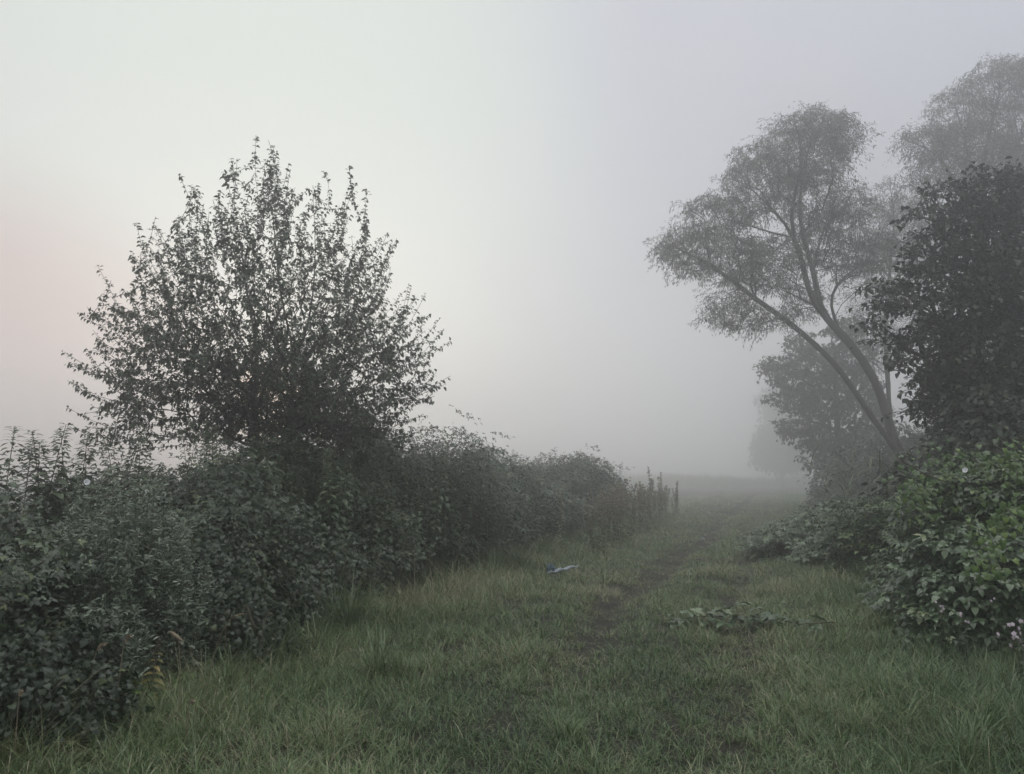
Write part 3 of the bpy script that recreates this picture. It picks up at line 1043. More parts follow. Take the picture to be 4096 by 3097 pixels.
wg = np.random.default_rng(401)
YW = 27.0
wb = at(932, 500, YW)
wz = 0.0
willow = thing('willow_tree', 'big leaning willow with open grey crown over the track', 'tree', (wb[0], wb[1], wz))
w = lambda px, py, dy=0.0: at(px, py, YW + dy)
skel = [
    ([np.array([wb[0] + .5, wb[1], wz]), w(922, 480), w(890, 443), w(866, 408), w(851, 386), w(833, 359), w(818, 349), w(801, 331), w(787, 319, -.4), w(772, 312, -.6), w(757, 301, -.8), w(736, 283, -1), w(722, 272, -1.2), w(695, 256, -1.4), w(672, 246, -1.5)], False),
    ([w(898, 452), w(884, 405, .6), w(874, 376, .8), w(853, 346, .8), w(840, 330, .6), w(828, 323, .4), w(815, 309, .2), w(806, 290), w(805, 272), w(800.6, 251), w(795, 236), w(788, 226), w(772, 208, -.4), w(750, 188, -.8)], True),
    ([w(838, 328, .6), w(826, 322, 1), w(818.5, 309, 1.2), w(817, 285, 1.3), w(810, 258, 1.4), w(802, 235, 1.4), w(799, 222, 1.4), w(800, 192, 1.5), w(806, 160, 1.6), w(812, 130, 1.6)], True),
    ([w(811, 305, .2), w(792, 292, -.6), w(775, 287, -1), w(750, 283, -1.4), w(735, 272, -1.6)], True),
    ([w(796, 237), w(779, 236, -.6), w(761, 229, -1), w(740, 223, -1.2), w(722, 215, -1.5), w(700, 214, -1.7)], True),
    ([w(795, 235), w(786, 204, -.4), w(802, 185, -.6), w(804, 165, -.6), w(800, 140, -.5)], True),
    ([w(796, 236), w(811, 223, -.6), w(829, 216, -.8), w(856, 209, -1)], True),
    ([w(813, 265, 1.4), w(820, 240, 1.8), w(829, 215, 2.0), w(840, 180, 2.2)], True),
    ([w(840, 330, .6), w(832, 318, 1.2), w(829, 294, 1.6), w(844, 276, 1.8), w(865, 262, 2), w(885, 247, 2)], True),
    ([w(832, 318, 1.2), w(835, 305, .6), w(856, 290, .2), w(874, 281, 0), w(884, 262, -.2)], True),
    ([w(772, 208, -.4), w(760, 190, -1), w(735, 180, -1.2)], True),
]
blobs = [(805, 150, 50, 42, 0), (838, 138, 26, 26, .8), (760, 180, 42, 42, -.6), (812, 195, 42, 36, 1.2), (716, 218, 38, 30, -1.2), (690, 250, 32, 30, -1.4), (668, 246, 12, 20, -1.4),
         (735, 262, 42, 30, -1), (770, 265, 40, 32, 0), (728, 310, 28, 22, -1), (762, 318, 30, 14, -.8), (845, 215, 26, 30, .6), (850, 262, 30, 28, 1.4), (815, 240, 30, 30, 1.2), (815, 125, 36, 20, 0), (878, 250, 24, 26, 1), (800, 300, 22, 20, 1)]
pts = blob_pts(blobs, 3000, YW, wg, 0.9)
build_tree(willow, skel, droop_shoots(pts, wg, 0.85, dn=0.35, out=.75), 0.0045, 2.18, leaf_rows(23, 0.135, KITE_N, 0.6, 0.8, 0.07), 'willow', 402, bal=0.30, seg=0.5, leaf_r=0.0095, rmax=0.24)


def simple_tree(name, label, cat, base_px, Y, skel_px, blobs, npts, mat, seed, leafargs, ln=0.6, r0=0.006, e=2.3, depth=1.0, dn=0.4, rmax=0.25, extra=None, bx=None):
    g = np.random.default_rng(seed)
    b = at(base_px, 480, Y)
    x0 = b[0] if bx is None else bx
    t = thing(name, label, cat, (x0, Y, 0.0))
    sk = []
    for i, pl in enumerate(skel_px):
        q = [at(px, py, Y + dy) for (px, py, dy) in pl]
        sk.append(([np.array([x0, Y, -0.1])] + q if i == 0 else q, i > 0))
    pts = blob_pts(blobs, npts, Y, g, depth)
    build_tree(t, sk, droop_shoots(pts, g, ln, dn=dn), r0, e, leaf_rows(*leafargs), mat, seed + 1, bal=0.3, seg=0.5, leaf_r=r0 * 2.1, rmax=rmax)
    return t


simple_tree('willow_tree', 'tallest pale willow at top right behind the dark tree', 'tree', 985, 31.0,
            [[(985, 400, 0), (978, 300, 0), (975, 220, 0), (985, 150, 0), (1000, 90, 0)], [(975, 220, 0), (955, 180, 0), (935, 150, -.5), (905, 140, -.5)], [(978, 235, 0), (1000, 180, .5), (1030, 120, 1)],
             [(976, 190, 0), (965, 140, .5), (955, 105, .5)], [(980, 270, 0), (950, 215, -.5), (915, 175, -1)]],
            [(1000, 88, 45, 34, 0), (955, 118, 34, 36, .5), (925, 142, 34, 22, -.5), (975, 150, 45, 40, 0), (1035, 120, 40, 60, .8), (1012, 70, 26, 16, 0), (935, 172, 30, 20, -.6), (1000, 170, 50, 40, 0), (1060, 90, 30, 36, 0)],
            2500, 'willow', 411, (22, 0.14, KITE_N, 0.55, 0.8, 0.08), 0.9, 0.005, 2.3, 0.9)
simple_tree('willow_tree', 'thin hazy willow between the leaning willow and the dark tree', 'tree', 895, 36.0,
            [[(890, 420, 0), (885, 330, 0), (890, 270, 0), (895, 220, 0), (890, 185, 0)], [(888, 290, 0), (870, 250, 0), (865, 220, 0)], [(890, 270, 0), (912, 235, 0), (918, 205, 0)]],
            [(888, 198, 26, 26, 0), (905, 225, 28, 36, 0), (872, 226, 24, 32, 0), (895, 265, 32, 34, 0), (868, 305, 24, 30, 0), (900, 320, 28, 40, 0), (930, 230, 30, 50, 1), (880, 350, 26, 26, 0)],
            1200, 'willow', 421, (20, 0.15, KITE_N, 0.4, 0.8, 0.10), 0.9, 0.005, 2.3, 0.8)
# dark broad-leaved tree
simple_tree('maple_tree', 'dark dense broad-leaved tree filling the upper right edge', 'tree', 1000, 14.5,
            [[(1000, 440, 0), (1000, 360, 0), (1005, 280, 0), (1010, 210, 0)], [(1001, 400, 0), (960, 340, -.5), (925, 300, -.7), (895, 290, -1)], [(1002, 340, 0), (960, 280, 0), (920, 235, 0)], [(1002, 330, 0), (1050, 280, 0), (1080, 240, 0)],
             [(1004, 290, 0), (975, 230, -1), (950, 190, -1)], [(1001, 380, 0), (950, 370, .5), (905, 350, .7)], [(1001, 340, 0), (985, 300, -1.3), (970, 260, -2)]],
            [(1005, 205, 40, 34, 0), (968, 205, 24, 16, 0), (944, 222, 14, 14, -.2), (1050, 210, 50, 48, .5), (975, 255, 36, 36, -.3), (942, 268, 20, 16, 0), (918, 292, 16, 13, -.3), (960, 310, 42, 34, -.6), (928, 328, 20, 15, .3), (1020, 280, 60, 50, -.6),
             (1070, 300, 60, 60, 0), (985, 355, 52, 36, -.6), (945, 358, 24, 22, .5), (965, 400, 40, 40, -.3), (1030, 380, 60, 50, -.8), (1010, 430, 70, 40, 0), (928, 388, 18, 24, .5), (1002, 174, 26, 10, 0), (962, 184, 22, 7, 0),
             (936, 196, 16, 6, 0), (922, 213, 16, 6, -.3), (928, 236, 20, 6, .2), (916, 252, 14, 6, 0), (912, 270, 18, 7, -.4), (886, 287, 20, 8, 0), (884, 306, 22, 8, -.3), (874, 326, 14, 6, .2), (900, 340, 22, 8, 0), (905, 362, 16, 7, -.2), (918, 410, 14, 9, .3)],
            3600, 'dark_leaf', 431, (17, 0.125, LEAF, 0.35, 0.9, 0.06), 0.6, 0.006, 2.3, 0.9, 0.25)
# maple behind in the mist
simple_tree('maple_tree', 'misty maple at the track side left of the leaning trunk', 'tree', 838, 44.0,
            [[(838, 440, 0), (836, 400, 0), (834, 350, 0)], [(837, 430, 0), (810, 420, -.5), (780, 418, -1)], [(836, 400, 0), (805, 380, -.5), (770, 370, -1)], [(836, 420, 0), (860, 390, .5), (875, 360, .5)], [(835, 380, 0), (810, 350, 0), (795, 340, 0)]],
            [(800, 345, 18, 14, 0), (785, 370, 24, 16, -.6), (815, 365, 26, 24, 0), (795, 398, 26, 16, -.3), (825, 400, 30, 28, 0), (790, 428, 22, 9, -.3), (820, 436, 28, 14, 0), (850, 360, 24, 30, .5), (862, 410, 26, 40, .5), (845, 330, 20, 14, 0), (768, 366, 10, 8, -.6), (830, 455, 30, 20, 0), (860, 450, 26, 30, 1)],
            1500, 'dark_leaf', 441, (13, 0.26, LEAF, 0.35, 0.9, 0.1), 0.8, 0.009, 2.3, 0.8, 0.3)
simple_tree('far_tree', 'faint grey ghost of a tree in the mist beyond the maple', 'tree', 782, 140.0,
            [[(782, 450, 0), (782, 410, 0), (784, 390, 0)], [(782, 420, 0), (774, 405, 0), (768, 398, 0)], [(782, 425, 0), (795, 410, 0), (800, 400, 0)]],
            [(770, 405, 14, 18, 0), (785, 395, 18, 16, 0), (780, 435, 24, 26, 0), (800, 430, 26, 40, 0), (766, 448, 14, 22, 0), (784, 462, 24, 12, 0)],
            700, 'dark_leaf', 451, (7, 0.85, LEAF, 0.35, 0.9, 0.4), 1.6, 0.02, 2.3, 0.8, 0.3)
# scrub under the right hand trees
p = at(985, 470, 13.6)
thicket('elder_shrub', 'dark ivy-hung shrub beneath the dense tree at right', 'shrub', p[0] + .6, p[1], 2.0, 1.5, 2.9, 700, .13, 'dark_leaf', 161, rot=0.2, tm=LEAF, per=12, sig=0.16, up=0.3, canes=6, z0=0.0)
p = at(925, 470, 34.0)
thicket('elder_shrub', 'grey hazy shrub behind the foot of the leaning willow', 'shrub', p[0], p[1], 3.6, 1.8, 3.6, 700, .16, 'dark_leaf', 162, rot=0.2, tm=LEAF, per=12, sig=0.2, up=0.3, canes=6, z0=0.0)
p = at(860, 470, 36.0)
thicket('elder_shrub', 'low misty shrub left of the willow trunk behind the reeds', 'shrub', p[0], p[1], 2.4, 1.8, 2.1, 420, .17, 'dark_leaf', 163, rot=0.2, tm=LEAF, per=11, sig=0.2, up=0.3, canes=4, z0=0.0)
p = at(1040, 470, 31.0)
thicket('elder_shrub', 'tall dark shrub filling the gap below the dense tree', 'shrub', p[0], p[1], 4.2, 2.0, 5.5, 800, .2, 'dark_leaf', 164, rot=0.1, tm=LEAF, per=12, sig=0.25, up=0.3, canes=4, z0=0.0)

# ------------------------------------------------------------------ far reed bed
fb = MB()
n = 9000
X = rng.uniform(-8, 80, n)
Yc = 128 + (X - 5) * 0.35
Y = Yc + rng.uniform(-4, 6, n)
P = np.stack([X, Y, np.zeros(n)], 1)
hh = (1.2 + 1.9 * vnoise(X, Y, 0.11, 5) + 0.25 * vnoise(X, Y, 0.9, 6)) * rng.uniform(0.75, 1.12, n)
fb.blades(P, rng.uniform(0, 6.3, n), hh, rng.uniform(0.05, 0.13, n), rng.uniform(0, 0.12, n), rng.uniform(0, 0.5, n), np.clip(rng.normal(0.6, 0.2, n), 0, 1), 2)
fo = fb.build('reed_bed', M['grass'])
tag(fo, 'distant reed bed fading into the mist across the end of the track', 'reeds', kind='stuff')


# ------------------------------------------------------------------ tussocks, docks and stalks
def tussock(seed, n=90, L=0.62, mat='sedge', w=0.010):
    g = np.random.default_rng(seed)
    t = thing('sedge_tussock', 'sedge', 'sedge')
    mb = MB()
    P = np.zeros((n, 3))
    P[:, :2] = g.normal(0, 0.06, (n, 2))
    mb.blades(P, g.uniform(0, 6.3, n), L * g.uniform(0.5, 1.15, n), np.full(n, w), g.uniform(0.02, 0.4, n), g.uniform(0.3, 2.2, n), np.clip(g.normal(0.5, 0.22, n), 0, 1), 6)
    mb.build('blades', M[mat], t)
    return t


tus = Spread([tussock(500 + i) for i in range(4)])
TUS = [(338, 628, 1.35, 'tallest arching sedge tussock against the dark hedge foot'), (352, 604, 1.2, 'upright sedge tussock just behind the tallest one'), (300, 652, .9, 'sedge tussock left of the tallest, in pale grass'),
       (385, 600, 1.2, 'arching sedge tussock halfway between the tallest one and the blue plastic'), (415, 588, 1.2, 'spreading sedge tussock under the dark bramble face'), (448, 580, 1.1, 'sedge tussock leaning over the verge, second left of the blue plastic'),
       (500, 566, 1.2, 'sedge tussock nearest left of the blue plastic'), (560, 545, 1.3, 'pale sedge tussock right behind the blue plastic'), (525, 552, 1.2, 'hazy sedge tussock left behind the blue plastic'),
       (365, 672, .8, 'short sedge tussock out in the turf below the tallest'), (216, 690, .8, 'low sedge tussock right of the foxtail stalk'), (585, 548, 1.3, 'pale tall sedge tussock at the foot of the dock stand')]
for i, (px, py, sc, lab) in enumerate(TUS):
    q = (py - 387) / F
    Y = 1.65 / math.tan(math.atan(q) - PITCH)
    p = at(px, py, Y) + np.array([0.12, -0.05, 0])
    tus.put(i, (p[0], p[1], float(gz(p[0], p[1])) - 0.01), i * 1.3, (sc, sc, sc), lab, 'sedge tussocks on the left verge')
for i in range(26):
    s_, u_ = rng.uniform(6.5, 24), rng.uniform(-3.0, -2.45)
    p = pw(s_, u_)
    sc = rng.uniform(.7, 1.15)
    tus.put(i + 20, (p[0], p[1], float(gz(p[0], p[1])) - .01), i * 2.3, (sc, sc, sc), 'ordinary sedge tussock in the grassy fringe along the hedge foot', 'sedge fringe along the hedge')
lush = Spread([tussock(520 + i, 150, 0.36, 'grass', 0.005) for i in range(3)])
LUSH = [(880, 700, 'lush grass tuft below the nearest bramble, left one'), (935, 690, 'lush grass tuft below the nearest bramble, right one'), (985, 720, 'lush arching grass tuft in the lower right corner, upper one'),
        (965, 755, 'lush arching grass tuft in the lower right corner, lower one'), (570, 735, 'bright isolated grass tuft in the middle foreground'), (1000, 680, 'dense grass tuft beside the pink flowers'),
        (395, 672, 'bright green grass tuft in the left middle of the turf'), (445, 640, 'pale bent grass tuft in the centre of the turf')]
for i, (px, py, lab) in enumerate(LUSH):
    q = (py - 387) / F
    Y = 1.65 / math.tan(math.atan(q) - PITCH)
    p = at(px, py, Y)
    sc = 0.75 if px < 850 else 1.0
    lush.put(i, (p[0], p[1], float(gz(p[0], p[1])) - 0.01), i * 1.7, (sc, sc, sc * 0.9), lab, 'lush grass tufts')


def dock(seed, h=1.8):
    g = np.random.default_rng(seed)
    t = thing('dock_plant', 'dock', 'dock')
    ml = MB()
    for b in range(g.integers(1, 4)):
        ms, mh = MB(), MB()
        hh = h * g.uniform(0.7, 1.05)
        z = np.linspace(0, hh, 8)
        bx, by = g.normal(0, 0.07, 2)
        pl = np.stack([bx * (z / h) ** 1.5 + g.normal(0, .04), by * (z / h) ** 1.5 + g.normal(0, .04), z], 1)
        ms.tube(pl, np.linspace(0.008, 0.003, 8), 5)
        m_ = 120
        tt = g.uniform(0.52, 1.0, m_)
        P = np.stack([np.interp(tt, z / hh, pl[:, k_]) for k_ in range(3)], 1) + g.normal(0, 0.02, (m_, 3)) * (1.7 - tt)[:, None]
        mh.leaves(LEAF, P, rvec(m_, g) + np.array([0, 0, .5]), rvec(m_, g), g.uniform(0.03, 0.06, m_), 0.5)
        m_ = 26
        tt = g.uniform(0.05, 0.7, m_)
        P = np.stack([np.interp(tt, z / hh, pl[:, k_]) for k_ in range(3)], 1)
        ml.leaves(leaf_tm(.16, .35, .08), P, rvec(m_, g) * np.array([1, 1, .3]) + np.array([0, 0, -.1]), np.array([[0, 0, 1.0]]) + .3 * rvec(m_, g), g.uniform(0.1, 0.2, m_) * (1.1 - .6 * tt), np.clip(g.normal(.6, .2, m_), 0, 1))
        ms.build('stem', M['dry'], t)
        mh.build('seed_head', M['rust'], t)
    ml.build('leaves', M['sedge'], t)
    return t


dk = Spread([dock(540 + i) for i in range(6)])
dg = np.random.default_rng(62)
for i in range(64):
    f = i / 63
    px = 594 + 79 * f + dg.normal(0, 5)
    Y = (1.98 + dg.uniform(1.7, 2.4) / .948) / (.3354 - (px - 512) / F)
    p = at(px, 480, Y)
    hh = dg.uniform(.95, 1.5)
    lab = 'faded brown dock stalk in the dense stand at the end of the hedge'
    dk.put(i, (p[0], p[1], 0), dg.uniform(0, 6), (1.2, 1.2, hh / 1.8), lab, 'dock stalks at the end of the hedge', (dg.normal(0, .05), dg.normal(0, .05)))
for i, (px, py, Y, lab) in enumerate([(650, 468, 28.7, 'tallest dock stalk leaning left above the stand'), (659, 474, 32.5, 'second tallest dock stalk, right of the leaning one'),
                                      (551, 492, 16.6, 'lone dock stalk in front of the hedge behind the blue plastic'), (612, 480, 22.9, 'tall dock stalk at the left part of the stand')]):
    p = at(px, py, Y)
    dk.put(50 + i, (p[0] + 0.1, p[1], 0), i, (1.2, 1.2, p[2] / 1.8), lab, 'dock stalks at the end of the hedge', (0, -0.06))


def stalk(name, label, cat, px0, py0, px1, py1, arch, head, hl, hr, group=None, mat='dry'):
    """one thin grass or plantain stem from its foot to its head"""
    q = (py0 - 387) / F
    Y = 1.65 / math.tan(math.atan(q) - PITCH)
    Y -= 0.25
    a = at(px0, py0, Y)
    a[2] = gz(a[0], a[1])
    b = at(px1, py1, Y)
    t = thing(name, label, cat, a, group)
    ts = np.linspace(0, 1, 12)[:, None]
    m_ = np.array([a[0] * .75 + b[0] * .25, a[1], b[2] + arch])
    pl = (1 - ts) ** 2 * a + 2 * ts * (1 - ts) * m_ + ts ** 2 * b
    ms = MB()
    ms.tube(pl, np.linspace(0.0036, 0.0022, 12), 5)
    ms.build('stem', M[mat], t)
    e = nrmz(pl[-1] - pl[-2])
    mh = MB()
    if head == 'spike':
        zz = np.linspace(0, 1, 9)
        mh.tube(b + e * hl * (zz[:, None] - .5), hr * np.array([.3, .8, 1, 1, 1, .95, .9, .7, .2]), 8, rough=0.12)
        n_ = 90
        tt = rng.uniform(-.5, .5, n_)
        d_ = rvec(n_)
        mh.leaves(KITE_N, b + e * hl * tt[:, None] + d_ * hr * .7, d_, rvec(n_), rng.uniform(.008, .014, n_), .5)
    else:
        n_ = 70
        tt = rng.uniform(0.72, 1.0, n_)
        P = np.stack([np.interp(tt, ts[:, 0], pl[:, k_]) for k_ in range(3)], 1)
        mh.leaves(KITE, P, rvec(n_) * .6 + e, rvec(n_), rng.uniform(.012, .026, n_) * hr / .008, .5)
    mh.build('seed_head', M['seed' if name == 'plantain_stalk' else 'dry'], t)
    return t


sg = 'seeding stalks along the left verge'
stalk('plantain_stalk', 'tall black plantain stalk standing before the dark hedge', 'stalk', 250, 706, 251, 618, 0, 'spike', .20, .010, sg, 'stem')
stalk('foxtail_stalk', 'pale furry foxtail stalk standing before the dark hedge', 'stalk', 180, 716, 176, 636, 0, 'spike', .11, .011, sg)
stalk('grass_stalk', 'long slanting dry grass stalk left of the black plantain', 'stalk', 205, 690, 246, 614, .05, 'plume', .1, .007, sg)
stalk('grass_stalk', 'short bowed dry grass stalk right of the black plantain', 'stalk', 258, 665, 272, 614, .09, 'plume', .1, .007, sg)
stalk('grass_stalk', 'drooping dry grass stalk in the dark hollow, left one', 'stalk', 84, 730, 103, 644, .06, 'plume', .1, .012, sg)
stalk('grass_stalk', 'drooping dry grass stalk in the dark hollow, right one', 'stalk', 115, 722, 128, 636, .05, 'plume', .1, .010, sg)
stalk('grass_stalk', 'tall leaning dry grass stalk in the bottom left corner', 'stalk', 8, 748, 28, 665, .03, 'plume', .1, .008, sg)
stalk('grass_stalk', 'short leaning dry grass stalk in the bottom left corner', 'stalk', 14, 758, 20, 690, .03, 'plume', .1, .008, sg)
stalk('grass_stalk', 'white bleached bent grass stalk lying in the left grass', 'stalk', 186, 735, 192, 700, .06, 'plume', .1, .010, sg)


for i, (px, py0, py1) in enumerate([(282, 640, 588), (300, 632, 590), (318, 628, 570), (346, 618, 548), (372, 608, 552), (398, 600, 540), (432, 590, 545), (462, 580, 540), (508, 566, 532), (225, 668, 610)]):
    stalk('dry_stem', 'thin pale dry stem standing upright against the dark hedge face', 'stalk', px, py0, px + rng.normal(0, 5), py1, .04, 'plume', .1, .007, 'dry stems before the hedge')


def yellowed(label, px, py, h, seed):
    """withering nettle-like plant with hanging yellow leaves"""
    g = np.random.default_rng(seed)
    q = (py - 387) / F
    Y = 1.65 / math.tan(math.atan(q) - PITCH)
    a = at(px, py, Y)
    a[2] = gz(a[0], a[1])
    t = thing('withered_plant', label, 'weed', a)
    pl = a + np.stack([np.linspace(0, .06, 9), np.zeros(9), np.linspace(0, h, 9)], 1)
    ms = MB()
    ms.tube(pl, np.linspace(.005, .002, 9), 5)
    ms.build('stem', M['dry'], t)
    ml, mh = MB(), MB()
    for k_, f in enumerate(np.linspace(.25, .85, 7)):
        for sgn in (1, -1):
            c = a + np.array([.06 * f, 0, h * f])
            an = g.normal(0, .6)
            d = np.array([sgn * math.cos(an), math.sin(an), -.25 + .3 * f])
            ml.leaves(leaf_tm(.2, .35, .12), c[None], d[None], np.array([[0, -.3, 1.0]]), np.array([.15 * (1.15 - f)]), np.array([g.uniform(0, 1)]))
    n_ = 130
    tt = g.uniform(.78, 1.04, n_)
    mh.leaves(KITE, a + np.stack([.06 * tt, 0 * tt, h * tt], 1) + g.normal(0, .016, (n_, 3)) * (1.15 - tt)[:, None] * 4, rvec(n_, g) + np.array([0, 0, .6]), rvec(n_, g), g.uniform(.012, .022, n_), .5)
    ml.build('leaves', M['dead'], t)
    mh.build('seed_head', M['seed'], t)


yellowed('withered yellow plant with brown seed head at the left verge', 147, 708, .46, 571)


# small leafy herbs in the verge
def herb(seed, mat='hop'):
    g = np.random.default_rng(seed)
    t = thing('leafy_weed', 'weed', 'weed')
    n_ = 34
    P = g.normal(0, .07, (n_, 3)) * np.array([1, 1, 0]) + np.array([0, 0, 1.0]) * g.uniform(.05, .24, n_)[:, None]
    ml, ms = MB(), MB()
    ml.leaves(leaf_tm(.36, .2, .1), P, rvec(n_, g) * np.array([1, 1, .2]), np.array([[0, 0, 1.0]]) + .4 * rvec(n_, g), g.uniform(.045, .09, n_), np.clip(g.normal(.6, .25, n_), 0, 1))
    ms.edges(np.zeros((n_, 3)) + P * .15 * np.array([1, 1, 0]), P, .002, .0012, 4)
    ml.build('leaves', M[mat], t)
    ms.build('stem', M['stem'], t)
    return t


hb = Spread([herb(580 + i) for i in range(3)])
hb2 = Spread([herb(585, 'vine')])
for i, (px, py, sc, lab) in enumerate([(25, 748, 1.1, 'yellow-green weed by the white flower in the bottom left corner'), (182, 695, .9, 'leafy green weed at the foot of the foxtail stalk'), (235, 668, .9, 'leafy green weed left of the black plantain'),
                                       (312, 632, 1.1, 'bright green young weed at the hedge foot by the tallest sedge'), (468, 612, .9, 'small leafy green weed in the turf below the blue plastic bag'), 
                                       (130, 715, .8, 'leafy green weed growing right below the withered yellow plant')]):
    q = (py - 387) / F
    Y = 1.65 / math.tan(math.atan(q) - PITCH)
    p = at(px, py, Y)
    (hb2 if px > 450 else hb).put(i, (p[0], p[1], float(gz(p[0], p[1]))), i * 2.1, (sc, sc, sc * (.5 if px > 450 else 1)), lab, 'leafy weeds in the verge')
    


# ------------------------------------------------------------------ vines, flowers
def vine(label, pts, nleaf, size, seed, mat='hop', spread=.12, flowers=()):
    g = np.random.default_rng(seed)
    pl = np.array([at(*q) for q in pts])
    t = thing('hop_vine' if mat in ('hop', 'vine') else 'bindweed_vine', label, 'vine', pl[-1])
    cum = np.concatenate([[0], np.cumsum(np.linalg.norm(np.diff(pl, axis=0), axis=1))])
    tt = g.uniform(0, cum[-1], nleaf)
    P = np.stack([np.interp(tt, cum, pl[:, k_]) for k_ in range(3)], 1) + g.normal(0, spread, (nleaf, 3))
    ml, ms = MB(), MB()
    size *= .74
    ml.leaves(HEART, P, np.array([[0, -.45, -.75]]) + .55 * rvec(nleaf, g), np.array([[0, -.8, .5]]) + .5 * rvec(nleaf, g), size * g.uniform(.6, 1.2, nleaf), np.clip(g.normal(.5, .25, nleaf), 0, 1))
    ml.build('leaves', M[mat], t)
    ms.tube(pl, .003, 5)
    ms.build('stem', M['stem'], t)
    return t


vine('mid-green vine draped down the tall bramble, left curtain', [(908, 482, 8.9), (918, 490, 8.7), (922, 502, 8.6), (928, 515, 8.5)], 110, .085, 601, 'vine', .13)
vine('bright green vine hanging at the right edge over the dark hollow', [(1022, 496, 7.75), (1005, 510, 7.6), (990, 535, 7.4), (992, 560, 7.3), (978, 578, 7.25)], 165, .08, 602, spread=.10)
vine('bright green vine sprig climbing highest at the right edge', [(1014, 440, 8.3), (1016, 460, 8.2), (1018, 482, 8.1)], 60, .075, 603, spread=.07)
vine('mid-green vine draped along the top of the tall bramble', [(930, 476, 9.2), (950, 472, 9.1), (975, 464, 9.0), (1000, 462, 8.9)], 130, .08, 604, 'vine', .14)
vine('dark bindweed curtain hanging below the white trumpet flower', [(168, 600, 7.15), (185, 615, 7.1), (190, 640, 7.0), (192, 660, 6.95)], 170, .07, 605, 'bindweed', .11)
vine('bindweed trail hanging in the dark hollow beside the small white flower', [(52, 635, 5.75), (56, 660, 5.7), (62, 685, 5.65), (64, 705, 5.6)], 60, .075, 606, 'bindweed', .05)
vine('yellow-green bindweed sprig at the left edge of the frame', [(2, 610, 5.5), (6, 622, 5.5), (4, 636, 5.5)], 16, .07, 607, 'hop', .05)


def trumpet(label, px, py, Y, r, name='bindweed_flower'):
    c = at(px, py, Y)
    f = nrmz(np.array([-c[0] * .3 + .3, -1.0, .35]))
    u = nrmz(np.cross(f, [0, 0, 1.0]))
    v = np.cross(u, f)
    t = thing(name, label, 'flower', c, 'white bindweed flowers')
    k_ = 14
    a = np.arange(k_) / k_ * 2 * np.pi
    mb = MB()
    rows = []
    for z_, rr in ((-.9, .12), (-.4, .32), (-.05, .8), (.05, 1.0)):
        rr2 = rr * (1 + (.07 * np.sin(5 * a) if rr > .5 else 0 * a))
        rows.append(c + r * z_ * f + r * rr2[:, None] * (np.cos(a)[:, None] * u + np.sin(a)[:, None] * v))
    V = np.concatenate(rows)
    fs = [[i * k_ + j, i * k_ + (j + 1) % k_, (i + 1) * k_ + (j + 1) % k_, (i + 1) * k_ + j] for i in range(3) for j in range(k_)]
    mb.add(V, [np.array(fs)], .8)
    mb.build('petal_trumpet', M['white'], t, smooth=True)
    mc = MB()
    mc.tube(np.array([c - f * r * .8, c - f * r * 1.4 + np.array([0, 0, -.2 * r]), c - f * r * 2 + np.array([0, 0, -.9 * r])]), [r * .18, r * .14, r * .06], 6)
    mc.build('calyx', M['stem'], t, smooth=True)


for (px, py, Y, r, lab) in [(169, 613, 6.85, .028, 'open white trumpet flower on the bindweed curtain'), (58, 646, 5.55, .022, 'small white half-closed flower in the dark hollow at left'), (52, 726, 5.2, .026, 'white drooping flower near the ground in the bottom left corner'),
                            (260, 602, 8.0, .018, 'tiny white flower at the hedge foot above the black plantain'), (87, 482, 7.1, .03, 'white flower high on the nettles above the feathery shrub'), (965, 470, 8.6, .03, 'white flower on the vine at the top of the tall bramble'),
                            (258, 494, 9.6, .03, 'white flower on the hedge face below the plum tree, left one'), (297, 509, 9.7, .03, 'white flower on the hedge face below the plum tree, right one'), (147, 491, 7.6, .02, 'tiny white flower right of the top of the feathery shrub')]:
    trumpet(lab, px, py, Y, r)


def soapwort(label, px, py, Y, nfl, sp, seed):
    g = np.random.default_rng(seed)
    c = at(px, py, Y)
    b = np.array([c[0], c[1], gz(c[0], c[1])])
    t = thing('soapwort', label, 'flower', b, 'pale pink soapwort flowers')
    ml = MB()
    for i in range(nfl):
        e = c + g.normal(0, sp, 3)
        ms = MB()
        ms.tube(np.array([b + g.normal(0, .02, 3) * [1, 1, 0], (b + e) / 2 + g.normal(0, .02, 3), e]), [.003, .0025, .0015], 4)
        ms.build('stem', M['stem'], t)
        mf = MB()
        f = nrmz(np.array([g.normal(0, .5), -1, g.uniform(0, 1)]))
        u = nrmz(np.cross(f, [0, 0, 1.0]))
        v = np.cross(u, f)
        a = np.arange(5) / 5 * 2 * np.pi + g.uniform(0, 1)
        D = np.cos(a)[:, None] * u + np.sin(a)[:, None] * v
        mf.leaves(leaf_tm(.34, .1, .03), np.repeat(e[None], 5, 0), D, np.repeat(f[None], 5, 0) + .1 * rvec(5, g), .021 if nfl > 10 else .015, g.uniform(.2, 1))
        mf.build('blossom', M['pink'], t)
    n_ = 26
    tt = g.uniform(.2, .85, n_)[:, None]
    ml.leaves(LEAF, b + (c - b) * tt + g.normal(0, sp * .8, (n_, 3)), rvec(n_, g) * [1, 1, .4], np.array([[0, 0, 1.0]]) + .3 * rvec(n_, g), g.uniform(.04, .08, n_), .6)
    ml.build('leaves', M['bindweed'], t)


soapwort('large cluster of pale pink soapwort flowers at the lower right edge', 1018, 635, 6.6, 15, .045, 621)
soapwort('small pink soapwort sprig at the foot of the nearest bramble, upper one', 942, 606, 7.3, 5, .03, 622)
soapwort('small pink soapwort sprig at the foot of the nearest bramble, lower one', 960, 618, 7.1, 5, .03, 623)
soapwort('single pink soapwort bloom before the dark hollow at right', 992, 600, 7.0, 2, .012, 624)


